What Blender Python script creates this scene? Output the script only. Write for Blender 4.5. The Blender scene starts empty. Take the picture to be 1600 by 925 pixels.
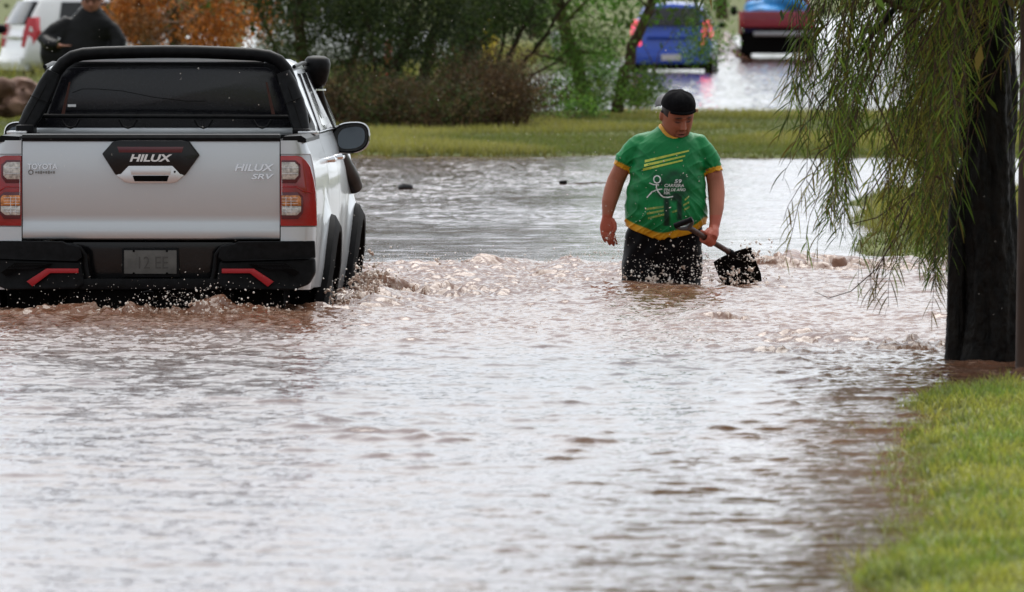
import bpy, bmesh, math, random
import numpy as np
from mathutils import Vector, Matrix
from mathutils.bvhtree import BVHTree

R = math.radians
S = bpy.context.scene
COL = S.collection

# ------------------------------------------------------------------ camera
cam_d = bpy.data.cameras.new('camera')
cam = bpy.data.objects.new('camera', cam_d)
COL.objects.link(cam)
S.camera = cam
cam.location = (0, 0, 1.8)
FPX = 17160.0
cam_d.sensor_width = 36.0
cam_d.lens = FPX / 1600 * 36.0
cam.rotation_euler = (R(90) - math.atan(490.5 / FPX), 0, 0)
cam_d.clip_start = 1.0
cam_d.clip_end = 4000
cam_d.dof.use_dof = True
cam_d.dof.focus_distance = 62.0
cam_d.dof.aperture_fstop = 11.0

# ------------------------------------------------------------------ world and sun
SUN_EL, SUN_AZ = R(60), R(6)       # high soft sun, ahead of the camera
W = bpy.data.worlds.new('World')
S.world = W
W.use_nodes = True
nt = W.node_tree
nt.nodes.clear()
o_ = nt.nodes.new('ShaderNodeOutputWorld')
bg = nt.nodes.new('ShaderNodeBackground')
sky = nt.nodes.new('ShaderNodeTexSky')
sky.sky_type = 'NISHITA'
sky.sun_disc = False
sky.sun_elevation = SUN_EL
sky.sun_rotation = SUN_AZ
sky.dust_density = 3.0
hs = nt.nodes.new('ShaderNodeHueSaturation')
hs.inputs['Saturation'].default_value = 0.25
nt.links.new(sky.outputs['Color'], hs.inputs['Color'])
tc = nt.nodes.new('ShaderNodeTexCoord')
mp = nt.nodes.new('ShaderNodeMapping')
mp.inputs['Scale'].default_value = (1, 1, 3)
nt.links.new(tc.outputs['Generated'], mp.inputs['Vector'])
nz = nt.nodes.new('ShaderNodeTexNoise')
nz.inputs['Scale'].default_value = 2.6
nz.inputs['Detail'].default_value = 5
nt.links.new(mp.outputs['Vector'], nz.inputs['Vector'])
cr = nt.nodes.new('ShaderNodeValToRGB')
cr.color_ramp.elements[0].position = 0.3
cr.color_ramp.elements[0].color = (6.4, 7.1, 8.2, 1)
cr.color_ramp.elements[1].position = 0.62
cr.color_ramp.elements[1].color = (10.3, 10.7, 10.8, 1)
nt.links.new(nz.outputs['Fac'], cr.inputs['Fac'])
mx = nt.nodes.new('ShaderNodeMix')
mx.data_type = 'RGBA'
mx.inputs['Factor'].default_value = 0.82
nt.links.new(hs.outputs['Color'], mx.inputs[6])
nt.links.new(cr.outputs['Color'], mx.inputs[7])
# the cloud is thinner, and brighter, towards the hidden sun beyond the road
dp = nt.nodes.new('ShaderNodeVectorMath'); dp.operation = 'DOT_PRODUCT'
dp.inputs[1].default_value = (-0.05, 0.97, 0.22)
nt.links.new(tc.outputs['Generated'], dp.inputs[0])
mrg = nt.nodes.new('ShaderNodeMapRange'); mrg.interpolation_type = 'SMOOTHSTEP'
mrg.inputs['From Min'].default_value = -0.7; mrg.inputs['From Max'].default_value = 1.0
mrg.inputs['To Min'].default_value = 0.52; mrg.inputs['To Max'].default_value = 1.06
nt.links.new(dp.outputs['Value'], mrg.inputs['Value'])
vs_ = nt.nodes.new('ShaderNodeVectorMath'); vs_.operation = 'SCALE'
nt.links.new(mx.outputs[2], vs_.inputs[0]); nt.links.new(mrg.outputs['Result'], vs_.inputs['Scale'])
nt.links.new(vs_.outputs['Vector'], bg.inputs['Color'])
bg.inputs['Strength'].default_value = 0.09
nt.links.new(bg.outputs['Background'], o_.inputs['Surface'])

sun_d = bpy.data.lights.new('sun', 'SUN')
sun_d.energy = 1.9
sun_d.angle = R(50)
sun_d.color = (1.0, 0.96, 0.9)
sun = bpy.data.objects.new('sun', sun_d)
COL.objects.link(sun)
# direction towards the sun: azimuth measured from +Y towards +X
sv = Vector((math.sin(SUN_AZ) * math.cos(SUN_EL), math.cos(SUN_AZ) * math.cos(SUN_EL), math.sin(SUN_EL)))
sun.rotation_euler = sv.to_track_quat('Z', 'Y').to_euler()
sun.location = (20, 60, 40)

S.view_settings.view_transform = 'Standard'
S.view_settings.look = 'None'
S.view_settings.gamma = 1.0
S.view_settings.exposure = 0.74
S.view_settings.use_curve_mapping = False

# ------------------------------------------------------------------ helpers
def tag(o, label=None, cat=None, group=None, kind=None):
    if label: o['label'] = label
    if cat: o['category'] = cat
    if group: o['group'] = group
    if kind: o['kind'] = kind
    return o

def thing(name, loc, rz=0, label=None, cat=None, group=None):
    o = bpy.data.objects.new(name, None)
    COL.objects.link(o)
    o.location = loc
    o.rotation_euler = (0, 0, rz)
    o.empty_display_size = 0.2
    return tag(o, label, cat, group)

def mat(name, col, rough=0.5, metal=0.0, var=0.0, vscale=6.0, bump=0.0, bscale=40.0, coat=0.0,
        spec=0.5, col2=None, stretch=(1, 1, 1), trans=0.0, emit=None, attr=None, detail=4):
    m = bpy.data.materials.new(name)
    m.use_nodes = True
    n = m.node_tree
    p = n.nodes['Principled BSDF']
    p.inputs['Base Color'].default_value = (*col, 1)
    p.inputs['Roughness'].default_value = rough
    p.inputs['Metallic'].default_value = metal
    p.inputs['Coat Weight'].default_value = coat
    p.inputs['Coat Roughness'].default_value = 0.06
    p.inputs['Specular IOR Level'].default_value = spec
    p.inputs['Transmission Weight'].default_value = trans
    tcn = n.nodes.new('ShaderNodeTexCoord')
    mpn = n.nodes.new('ShaderNodeMapping')
    mpn.inputs['Scale'].default_value = stretch
    n.links.new(tcn.outputs['Object'], mpn.inputs['Vector'])
    if col2 is not None or var > 0:
        t = n.nodes.new('ShaderNodeTexNoise')
        t.inputs['Scale'].default_value = vscale
        t.inputs['Detail'].default_value = detail
        n.links.new(mpn.outputs['Vector'], t.inputs['Vector'])
        r = n.nodes.new('ShaderNodeValToRGB')
        if col2 is None:
            a = tuple(max(0, c * (1 - var)) for c in col)
            b = tuple(c * (1 + var) for c in col)
        else:
            a, b = col, col2
        r.color_ramp.elements[0].position = 0.36
        r.color_ramp.elements[1].position = 0.64
        r.color_ramp.elements[0].color = (*a, 1)
        r.color_ramp.elements[1].color = (*b, 1)
        n.links.new(t.outputs['Fac'], r.inputs['Fac'])
        n.links.new(r.outputs['Color'], p.inputs['Base Color'])
    if bump > 0:
        t2 = n.nodes.new('ShaderNodeTexNoise')
        t2.inputs['Scale'].default_value = bscale
        t2.inputs['Detail'].default_value = 5
        n.links.new(mpn.outputs['Vector'], t2.inputs['Vector'])
        b_ = n.nodes.new('ShaderNodeBump')
        b_.inputs['Strength'].default_value = 1.0
        b_.inputs['Distance'].default_value = bump
        n.links.new(t2.outputs['Fac'], b_.inputs['Height'])
        n.links.new(b_.outputs['Normal'], p.inputs['Normal'])
    if attr:
        at = n.nodes.new('ShaderNodeAttribute')
        at.attribute_name = attr
        n.links.new(at.outputs['Color'], p.inputs['Base Color'])
    if emit:
        p.inputs['Emission Color'].default_value = (*emit[0], 1)
        p.inputs['Emission Strength'].default_value = emit[1]
    return m

def link(name, me, m=None, parent=None, loc=None):
    o = bpy.data.objects.new(name, me)
    COL.objects.link(o)
    if m is not None and not me.materials:
        me.materials.append(m)
    if parent is not None: o.parent = parent
    if loc is not None: o.location = loc
    return o

def np_mesh(name, V, F, smooth=True):
    """V (n,3); F (m,k) uniform polygons"""
    V = np.asarray(V, dtype=np.float32)
    F = np.asarray(F, dtype=np.int32)
    me = bpy.data.meshes.new(name)
    me.vertices.add(len(V))
    me.vertices.foreach_set('co', V.ravel())
    k = F.shape[1]
    me.loops.add(F.size)
    me.loops.foreach_set('vertex_index', F.ravel())
    me.polygons.add(len(F))
    me.polygons.foreach_set('loop_start', np.arange(0, F.size, k, dtype=np.int32))
    me.polygons.foreach_set('loop_total', np.full(len(F), k, dtype=np.int32))
    me.polygons.foreach_set('use_smooth', np.full(len(F), smooth, dtype=bool))
    me.update(calc_edges=True)
    return me

def col_attr(me, name, C):
    a = me.color_attributes.new(name, 'FLOAT_COLOR', 'POINT')
    C = np.asarray(C, dtype=np.float32)
    if C.shape[1] == 3: C = np.hstack([C, np.ones((len(C), 1), np.float32)])
    a.data.foreach_set('color', C.ravel())

def grid_faces(nr, nc):
    i = np.arange(nr - 1)[:, None] * nc + np.arange(nc - 1)[None, :]
    i = i.ravel()
    return np.stack([i, i + 1, i + nc + 1, i + nc], 1)

class MB:
    def __init__(s): s.v = []; s.f = []
    def add(s, vs, fs):
        b = len(s.v)
        s.v += [tuple(v) for v in vs]
        s.f += [tuple(b + i for i in f) for f in fs]
        return s
    def box(s, x0, x1, y0, y1, z0, z1):
        vs = [(x, y, z) for x in (x0, x1) for y in (y0, y1) for z in (z0, z1)]
        return s.add(vs, [(0, 1, 3, 2), (4, 6, 7, 5), (0, 4, 5, 1), (2, 3, 7, 6), (0, 2, 6, 4), (1, 5, 7, 3)])
    def prism(s, poly, y0, y1):
        """poly in (x,z), extruded along y"""
        n = len(poly)
        a = 0
        for i in range(n):
            a += poly[i][0] * poly[(i + 1) % n][1] - poly[(i + 1) % n][0] * poly[i][1]
        if a < 0: poly = poly[::-1]
        vs = [(x, y0, z) for x, z in poly] + [(x, y1, z) for x, z in poly]
        fs = [tuple(range(n)), tuple(range(2 * n - 1, n - 1, -1))]
        fs += [(i, i + n, (i + 1) % n + n, (i + 1) % n) for i in range(n)]
        return s.add(vs, fs)
    def tube(s, pts, r, seg=8, cap=True, ry=None):
        P = [Vector(p) for p in pts]
        n = len(P)
        if not hasattr(r, '__len__'): r = [r] * n
        vs = []; up = None
        for i in range(n):
            d = (P[min(i + 1, n - 1)] - P[max(i - 1, 0)])
            if d.length < 1e-9: d = Vector((0, 0, 1))
            d.normalize()
            if up is None:
                up = Vector((0, 1, 0)) if abs(d.y) < 0.9 else Vector((1, 0, 0))
            a = d.cross(up); a.normalize()
            b = a.cross(d); b.normalize(); up = b
            rb = r[i] * (ry if ry else 1)
            for k in range(seg):
                t = 2 * math.pi * k / seg
                vs.append(P[i] + a * (math.cos(t) * r[i]) + b * (math.sin(t) * rb))
        fs = [(i * seg + k, i * seg + (k + 1) % seg, (i + 1) * seg + (k + 1) % seg, (i + 1) * seg + k)
              for i in range(n - 1) for k in range(seg)]
        if cap:
            fs += [tuple(range(seg - 1, -1, -1)), tuple(range((n - 1) * seg, n * seg))]
        return s.add(vs, fs)
    def loft(s, rings, cap=True):
        n = len(rings[0]); vs = [p for r in rings for p in r]
        fs = [(i * n + k, i * n + (k + 1) % n, (i + 1) * n + (k + 1) % n, (i + 1) * n + k)
              for i in range(len(rings) - 1) for k in range(n)]
        if cap:
            fs += [tuple(range(n - 1, -1, -1)), tuple(range((len(rings) - 1) * n, len(rings) * n))]
        return s.add(vs, fs)
    def ell(s, secs, seg=28, p=2.0, axis='z'):
        """stack of (super)ellipses (cx,cy,cz,rx,ry)"""
        rings = []
        for (cx, cy, cz, rx, ry) in secs:
            ring = []
            for k in range(seg):
                t = 2 * math.pi * k / seg
                c, q = math.cos(t), math.sin(t)
                e = 2 / p
                dx = math.copysign(abs(c) ** e, c) * rx; dy = math.copysign(abs(q) ** e, q) * ry
                if axis == 'z': ring.append((cx + dx, cy + dy, cz))
                else: ring.append((cx + dx, cy, cz + dy))
            rings.append(ring)
        return s.loft(rings)
    def ball(s, c, r, seg=12, rings=8, sc=(1, 1, 1)):
        rr = []
        for i in range(rings + 1):
            ph = math.pi * (i / rings) - math.pi / 2
            q = max(math.cos(ph), 1e-3) * r
            rr.append([(c[0] + q * sc[0] * math.cos(2 * math.pi * k / seg), c[1] + q * sc[1] * math.sin(2 * math.pi * k / seg),
                        c[2] + r * sc[2] * math.sin(ph)) for k in range(seg)])
        return s.loft(rr)
    def wheel(s, c, r, w, prof=None, seg=40):
        """lathe about the x axis; prof = [(dx, radius)]"""
        prof = prof or [(-w/2, r*.55), (-w/2, r*.9), (-w/2+.02, r), (w/2-.02, r), (w/2, r*.9), (w/2, r*.55)]
        rr = []
        for dx, q in prof:
            rr.append([(c[0] + dx, c[1] + q * math.cos(2 * math.pi * k / seg), c[2] + q * math.sin(2 * math.pi * k / seg)) for k in range(seg)])
        return s.loft(rr)
    def xf(s, M):
        s.v = [tuple(M @ Vector(v)) for v in s.v]
        return s
    def build(s, name, m, parent=None, bevel=0, smooth=True, off=(0, 0, 0), seg=2, ang=35):
        me = bpy.data.meshes.new(name)
        me.from_pydata([(v[0] + off[0], v[1] + off[1], v[2] + off[2]) for v in s.v], [], s.f)
        bm = bmesh.new(); bm.from_mesh(me)
        bmesh.ops.recalc_face_normals(bm, faces=bm.faces)
        if bevel > 0:
            es = [e for e in bm.edges if len(e.link_faces) == 2 and e.calc_face_angle(0) > R(25)]
            bmesh.ops.bevel(bm, geom=es, offset=bevel, segments=seg, profile=0.6, affect='EDGES', clamp_overlap=True)
        bm.to_mesh(me); bm.free()
        if smooth:
            for p in me.polygons: p.use_smooth = True
            me.set_sharp_from_angle(angle=R(ang))
        return link(name, me, m, parent)

def evaluated(o):
    dg = bpy.context.evaluated_depsgraph_get()
    dg.update()
    me = bpy.data.meshes.new_from_object(o.evaluated_get(dg))
    return me

def remesh(mb, name, voxel, smooth_it=4, fac=0.5, sub=0):
    """one continuous skin from overlapping closed pieces"""
    me = bpy.data.meshes.new('tmp')
    me.from_pydata(mb.v, [], mb.f)
    bm = bmesh.new(); bm.from_mesh(me)
    bmesh.ops.recalc_face_normals(bm, faces=bm.faces)
    bm.to_mesh(me); bm.free()
    o = bpy.data.objects.new('tmp', me); COL.objects.link(o)
    md = o.modifiers.new('r', 'REMESH'); md.mode = 'VOXEL'; md.voxel_size = voxel
    md2 = o.modifiers.new('s', 'SMOOTH'); md2.iterations = smooth_it; md2.factor = fac
    out = evaluated(o)
    out.name = name
    bpy.data.objects.remove(o); bpy.data.meshes.remove(me)
    for p in out.polygons: p.use_smooth = True
    return out

def co_of(me):
    a = np.empty(len(me.vertices) * 3, np.float32)
    me.vertices.foreach_get('co', a)
    return a.reshape(-1, 3)

def text_mesh(txt, size, extrude=0.0, shear=0.0, bold=0.0, sx=1.0, align='CENTER', spacing=1.0):
    """lettering as a mesh: x to the right, z up, facing -y"""
    c = bpy.data.curves.new('t', 'FONT')
    c.body = txt; c.size = size; c.extrude = extrude; c.shear = shear; c.offset = bold
    c.align_x = align; c.align_y = 'CENTER'; c.space_character = spacing
    c.resolution_u = 3
    o = bpy.data.objects.new('t', c); COL.objects.link(o)
    me = evaluated(o)
    bpy.data.objects.remove(o)
    for v in me.vertices:
        x, y, z = v.co
        v.co = (x * sx, -z, y)
    return me

def px2x(px, Y): return (px - 800) / FPX * Y
def px2z(py, Y): return 1.8 - (py + 28) / FPX * Y

def smoothstep(a, b, x):
    t = np.clip((x - a) / (b - a), 0, 1)
    return t * t * (3 - 2 * t)
def ridge(x, c, w): return np.exp(-((x - c) / w) ** 2)
# ------------------------------------------------------------------ noise tiles
def fft_tile(n, L, lmin, lmax, p, seed, ang=0.0, aniso=0.0):
    rng = np.random.default_rng(seed)
    k = np.fft.fftfreq(n, d=L / n) * 2 * np.pi
    kx, ky = np.meshgrid(k, k)
    K = np.hypot(kx, ky)
    A = np.zeros_like(K)
    ok = (K > 2 * np.pi / lmax) & (K < 2 * np.pi / lmin)
    A[ok] = K[ok] ** (-p)
    if aniso > 0:
        th = np.arctan2(ky, kx) - ang
        A *= (1 - aniso) + aniso * np.cos(th) ** 2
    spec = A * (rng.normal(size=K.shape) + 1j * rng.normal(size=K.shape))
    h = np.real(np.fft.ifft2(spec))
    gx = np.real(np.fft.ifft2(1j * kx * spec)); gy = np.real(np.fft.ifft2(1j * ky * spec))
    rms = math.sqrt(float(np.mean(gx ** 2 + gy ** 2)))
    return (h / rms).astype(np.float32), L

def sample(tile, x, y):
    h, L = tile
    n = h.shape[0]
    u = (x / L * n) % n; v = (y / L * n) % n
    i = np.floor(u).astype(np.int32); j = np.floor(v).astype(np.int32)
    fu = (u - i).astype(np.float32); fv = (v - j).astype(np.float32)
    i %= n; j %= n
    i1 = (i + 1) % n; j1 = (j + 1) % n
    return (h[j, i] * (1 - fu) * (1 - fv) + h[j, i1] * fu * (1 - fv) + h[j1, i] * (1 - fu) * fv + h[j1, i1] * fu * fv)

T_low = fft_tile(512, 60.0, 2.5, 20.0, 2.4, 11)
T_C = fft_tile(512, 23.0, 0.9, 4.0, 2.2, 1)
T_A = fft_tile(1024, 13.0, 0.13, 0.75, 1.75, 2, ang=1.25, aniso=0.5)
T_B = fft_tile(1024, 5.3, 0.030, 0.24, 1.45, 3)
T_M = fft_tile(512, 9.0, 0.4, 3.0, 1.5, 5)

# ------------------------------------------------------------------ terrain
BANK = [(24, 0.80), (31, 1.16), (33.3, 1.30), (37.3, 1.58), (40.2, 1.60), (43, 1.80), (46.8, 1.90), (48.2, 2.15), (49.2, 2.55), (50.0, 3.6), (53, 6.0), (58, 9.0)]
BY = np.array([b[0] for b in BANK]); BX = np.array([b[1] for b in BANK])

def terrain(x, y):
    low = sample(T_low, x, y)
    n = sample(T_M, x, y)
    z = np.full(x.shape, -0.45, np.float32)
    # near right bank
    wob = np.clip(sample(T_M, x + 3, y * 0.7) * 0.5, -.10, .10) + np.clip(sample(T_B, x * .35, y * .35) * 3, -.06, .06)
    e = np.interp(y, BY, BX, left=0.2, right=40) + wob
    d = x - e
    nb = -0.45 + 0.475 * smoothstep(-0.9, 0.05, d) + 0.05 * smoothstep(0, 1.5, d) + .10 * smoothstep(1, 5, d) + 0.02 * n * smoothstep(0, .5, d)
    z = np.maximum(z, np.where(y < 58, nb, -0.45))
    # right bank behind the weeping tree
    e2 = 0.0325 * y + 0.08 * np.sin(y * .9) + wob
    m2 = smoothstep(68.2, 70.5, y + .35 * np.sin(x * 2.3)) * smoothstep(-0.5, 0.15, x - e2) * (1 - smoothstep(92, 97, y))
    z = np.maximum(z, -0.45 + (0.50 + 0.18 * smoothstep(0, 5, x - e2)) * m2)
    # median strip
    near = 113.4 - 0.30 * x + 0.25 * np.sin(x * 1.7) + wob * 2
    far = 146.5 - 1.0 * np.clip(x, -4, 3) + 0.6 * np.sin(x * 0.5) + wob * 3
    m3 = smoothstep(-1.0, 0.25, y - near) * (1 - smoothstep(-1.0, 1.5, y - far))
    z = np.maximum(z, -0.45 + (0.485 + 0.05 * smoothstep(0, 14, y - near) + 0.01 * n) * m3)
    # far left verge beyond the second road
    fl = 170 + 22.0 * np.maximum(x + 1.5, 0) + low * 1.5
    m4 = smoothstep(-3, 3, y - fl) * (x < 60)
    z = np.maximum(z, -0.45 + 0.62 * m4)
    # low plain far away
    z = np.maximum(z, -0.45 + 0.9 * smoothstep(760, 900, y + low * 10))
    # stepping down of the far verge towards the second road
    z = np.where(y < 24, np.where(x > np.interp(y, [-60, 24], [-2.0, 0.55]) + wob, 0.12, z), z)
    return z.astype(np.float32)

def stretched(lo, hi, n_core, core_lo, core_hi, n_out):
    core = np.linspace(core_lo, core_hi, n_core)
    t = np.linspace(0, 1, n_out + 1)[1:]
    left = core_lo - (core_lo - lo) * t ** 3
    right = core_hi + (hi - core_hi) * t ** 3
    return np.concatenate([left[::-1], core, right])

ty = np.concatenate([np.linspace(-80, 24, 40), np.arange(24.2, 72, 0.12), np.arange(72, 160, 0.3), np.arange(160, 300, 2.0), np.linspace(300, 1500, 60)])
tx = stretched(-500, 500, 420, -13, 13, 50)
GX, GY = np.meshgrid(tx, ty)
GZ = terrain(GX, GY)
me = np_mesh('ground', np.stack([GX.ravel(), GY.ravel(), GZ.ravel()], 1), grid_faces(len(ty), len(tx)))
M_soil = mat('soil', (0.06, 0.068, 0.016), 0.95, var=0.0, col2=(0.11, 0.13, 0.024), vscale=1.6, bump=0.03, bscale=9)
ground = tag(link('ground', me, M_soil), kind='structure')

# ------------------------------------------------------------------ water
def turb(x, y):
    """how rough the flood is: 0 smooth, 1 broken"""
    ed = 70.2 + 0.55 * np.sin(x * 1.1 + .6) + sample(T_M, x * .8, y * .3 + 2) * .5
    t = smoothstep(50.5, 58.5, y + sample(T_C, x, y) * .8) * (1 - smoothstep(-.35, .35, y - ed))
    return t

def water_height(x, y):
    t = turb(x, y)
    # extra roughness in front of the weeping tree
    tr = np.exp(-(((x - 1.75) / 0.75) ** 2)) * smoothstep(46, 51, y) * (1 - smoothstep(57, 60, y))
    t2 = np.clip(t + 0.9 * tr, 0, 1.2)
    near_calm = 1 - smoothstep(46, 55, y)
    patch = 0.55 + 0.45 * np.clip(sample(T_low, x * 1.5, y * 0.5) * 3, -1, 1)
    sa = 0.040 + 0.085 * t2 * (0.4 + .9 * patch) + 0.012 * near_calm
    sb = 0.075 + 0.26 * t2 * (0.5 + .8 * patch) + .012 * near_calm
    sc = 0.010 + 0.016 * t2
    # glassy strip behind the wave line, then rain-pitted water behind it
    gl = smoothstep(69.5, 71.5, y) * (1 - smoothstep(79, 84, y + 1.5 * np.sin(x * .7)))
    gl2 = np.exp(-((y - 91 - .6 * x) / 3.2) ** 2) * smoothstep(-.6, .4, x) * (1 - smoothstep(1.6, 2.6, x))
    sb = sb * (1 - 0.70 * gl)
    sa = sa * (1 - .5 * gl)
    sb = sb + 0.07 * smoothstep(80, 90, y) * patch
    sa = sa + 0.02 * smoothstep(150, 156, y) 
    sb = sb * (1 - .6 * gl2); sa = sa * (1 - .6 * gl2)
    sb = sb + 0.06 * smoothstep(150, 156, y)
    A = sample(T_A, x, y)
    A = np.where(A > 0, A * (1 - .12 * t2), A * .8)
    B = sample(T_B, x, y); C = sample(T_C, x, y)
    h = A * sa + B * sb + C * sc
    # scattered steep crests that show the brown water itself
    h = h + np.maximum(A - .055, 0) * (.06 + .05 * patch) * smoothstep(36, 45, y) * (1 - smoothstep(53, 58, y))
    # hydraulic line across the road at about 70 m
    ed = 69.6 + 0.5 * np.sin(x * 1.1 + .6) + 0.25 * np.sin(x * 3.1)
    inr = smoothstep(-1.15, -0.8, x) * (1 - smoothstep(2.6, 3.4, x))
    amp = 0.030 + .035 * np.clip(sample(T_M, x * 1.7, y * .4 + 7) * 6, -0.6, 1)
    h = h + inr * amp * (ridge(y, ed, .30) + .6 * ridge(y, ed - 1.3, .45) + .35 * ridge(y, ed - 2.9, .5))
    lump = sample(T_M, x * 3.2 + 4, y * 2.2)
    # surge behind the truck bumper and at its wheels
    for (cx, cy, wx, wy, a) in [(-2.35, 59.55, .32, .25, .07), (-1.75, 59.6, .42, .22, .085), (-1.55, 59.7, .12, .2, .05), (-2.75, 59.6, .25, .25, .04), (-1.05, 60.0, .22, .35, .05),
                                (-.78, 61.2, .20, .5, .10), (-.80, 63.3, .16, .8, .15), (-.72, 64.6, .20, .7, .13), (-.45, 63.5, .35, .6, .07),
                                (1.02, 58.6, .16, .25, .075), (1.15, 58.4, .3, .2, .03), (.62, 65.9, .3, .3, .03), (1.28, 66.0, .22, .3, .05), (1.50, 65.3, .14, .35, .09),
                                (1.95, 69.0, .55, .5, .11), (1.62, 68.6, .35, .5, .08),
                                (1.60, 55.4, .25, .25, .05), (1.93, 53.6, .17, .22, .09), (2.02, 55.0, .14, .2, .085), (1.72, 54.2, .22, .22, .05), (1.45, 56.0, .22, .2, .04), (1.3, 52.9, .25, .2, .035),
                                (2.1, 51.65, .25, .18, .03), (.45, 49.5, .25, .2, .018), (.05, 57.0, .16, .15, .03), (-.35, 57.6, .16, .15, .02), (.9, 55.2, .2, .16, .03)]:
        g = a * np.exp(-((x - cx) / wx) ** 2 - ((y - cy) / wy) ** 2)
        h = h + .34 * g * np.clip(.75 + 9 * lump + 45 * np.maximum(B, -.004) + 3 * A, .1, 2.2)
    # spray wake of the far red truck
    h = h + 0.4 * np.exp(-((x - 5.05) / .35) ** 2 - ((y - 261) / 4.0) ** 2) * np.clip(1 + 4 * lump, .3, 1.6)
    foam = smoothstep(.15, 1.0, t2) * smoothstep(0.002, 0.016, B - .002 + .003 * patch + .02 * sample(T_M, x * 2.3 + 5, y * 1.3)) * .5
    foam = np.maximum(foam * (t2 > .25), smoothstep(.06, .15, h) * smoothstep(0.0, .02, B) * .5)
    foam = np.maximum(foam, ridge(y, ed - .2, .5) * inr * smoothstep(-.02, .05, B) * .8)
    # fallen foam lines trailing behind the wheels
    foam = np.maximum(foam, .7 * np.exp(-((x + .75) / .22) ** 2) * smoothstep(59, 60, y) * (1 - smoothstep(65.5, 66.5, y)) * smoothstep(-.04, .03, B))
    return h.astype(np.float32), foam.astype(np.float32)

wy = np.concatenate([np.arange(20, 50, 0.03), np.arange(50, 72, 0.023), np.arange(72, 114, 0.05), np.arange(114, 160, .5),
                     np.arange(160, 300, 0.35), np.geomspace(300, 1500, 120)])
wy = np.concatenate([np.linspace(-80, 19.5, 40), wy])
u = np.linspace(-1, 1, 560)
to = np.linspace(0, 1, 29)[1:]
rows = []
for Y in wy:
    hw = max(Y, 18) * 0.0466 + 0.8
    core = u * hw
    right = hw + (600 - hw) * to ** 3
    rows.append(np.concatenate([-right[::-1], core, right]))
WX = np.array(rows); WY = np.repeat(wy[:, None], WX.shape[1], 1)
H, FO = water_height(WX, WY)
fade = 1 - smoothstep(1.0, 3.0, np.abs(WX) / (WY * .0466 + 1.5))
H = H * np.where((WY > 19) & (WY < 400), np.maximum(fade, .3), .05)
me = np_mesh('flood_water', np.stack([WX.ravel(), WY.ravel(), H.ravel()], 1), grid_faces(len(wy), WX.shape[1]))
a = me.attributes.new('foam', 'FLOAT', 'POINT')
a.data.foreach_set('value', FO.ravel())
a = me.attributes.new('murk_reflection', 'FLOAT', 'POINT')
MU = np.clip(.55 * turb(WX, WY) + .25 * np.exp(-((WX - 1.7) / .6) ** 2) * smoothstep(49, 53, WY) * (1 - smoothstep(60, 63, WY)) + .45 * smoothstep(.04, .13, H), 0, 1) * (WY < 100) + .40 * (smoothstep(.7, 1.3, WX + .02 * (WY - 45)) * smoothstep(35, 39, WY) * (1 - smoothstep(52, 56, WY)))  # last term puts the weeping tree's brown reflection into the water colour
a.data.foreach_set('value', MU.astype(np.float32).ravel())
mw = bpy.data.materials.new('flood_water'); mw.use_nodes = True
n = mw.node_tree; p = n.nodes['Principled BSDF']
at = n.nodes.new('ShaderNodeAttribute'); at.attribute_name = 'foam'
tcn = n.nodes.new('ShaderNodeTexCoord')
t1 = n.nodes.new('ShaderNodeTexNoise'); t1.inputs['Scale'].default_value = 48; t1.inputs['Detail'].default_value = 6
t2 = n.nodes.new('ShaderNodeTexNoise'); t2.inputs['Scale'].default_value = .8; t2.inputs['Detail'].default_value = 4
t3 = n.nodes.new('ShaderNodeTexNoise'); t3.inputs['Scale'].default_value = 55; t3.inputs['Detail'].default_value = 3
for t in (t1, t2, t3): n.links.new(tcn.outputs['Object'], t.inputs['Vector'])
r2 = n.nodes.new('ShaderNodeValToRGB')
r2.color_ramp.elements[0].color = (0.085, 0.042, 0.028, 1); r2.color_ramp.elements[1].color = (0.13, 0.066, 0.045, 1)
r2.color_ramp.elements[0].position = .35; r2.color_ramp.elements[1].position = .65
n.links.new(t2.outputs['Fac'], r2.inputs['Fac'])
mr = n.nodes.new('ShaderNodeMapRange')
mr.inputs['From Min'].default_value = .42; mr.inputs['From Max'].default_value = .66
n.links.new(t1.outputs['Fac'], mr.inputs['Value'])
mu = n.nodes.new('ShaderNodeMath'); mu.operation = 'MULTIPLY'
n.links.new(at.outputs['Fac'], mu.inputs[0]); n.links.new(mr.outputs['Result'], mu.inputs[1])
mxn = n.nodes.new('ShaderNodeMix'); mxn.data_type = 'RGBA'
n.links.new(mu.outputs[0], mxn.inputs['Factor']); n.links.new(r2.outputs['Color'], mxn.inputs[6])
mxn.inputs[7].default_value = (0.56, 0.465, 0.39, 1)
atm = n.nodes.new('ShaderNodeAttribute'); atm.attribute_name = 'murk_reflection'
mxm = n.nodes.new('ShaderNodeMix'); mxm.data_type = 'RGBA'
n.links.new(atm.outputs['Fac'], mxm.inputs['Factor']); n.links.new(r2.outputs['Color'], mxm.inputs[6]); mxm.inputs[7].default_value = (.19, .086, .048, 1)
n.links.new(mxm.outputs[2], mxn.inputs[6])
n.links.new(mxn.outputs[2], p.inputs['Base Color'])
mr2 = n.nodes.new('ShaderNodeMapRange')
mr2.inputs['To Min'].default_value = 0.025; mr2.inputs['To Max'].default_value = 0.5
n.links.new(mu.outputs[0], mr2.inputs['Value']); n.links.new(mr2.outputs['Result'], p.inputs['Roughness'])
p.inputs['IOR'].default_value = 1.33
bmp = n.nodes.new('ShaderNodeBump'); bmp.inputs['Distance'].default_value = 0.0012; bmp.inputs['Strength'].default_value = 1
n.links.new(t3.outputs['Fac'], bmp.inputs['Height']); n.links.new(bmp.outputs['Normal'], p.inputs['Normal'])
water = tag(link('flood_water', me, mw), kind='structure')

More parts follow.
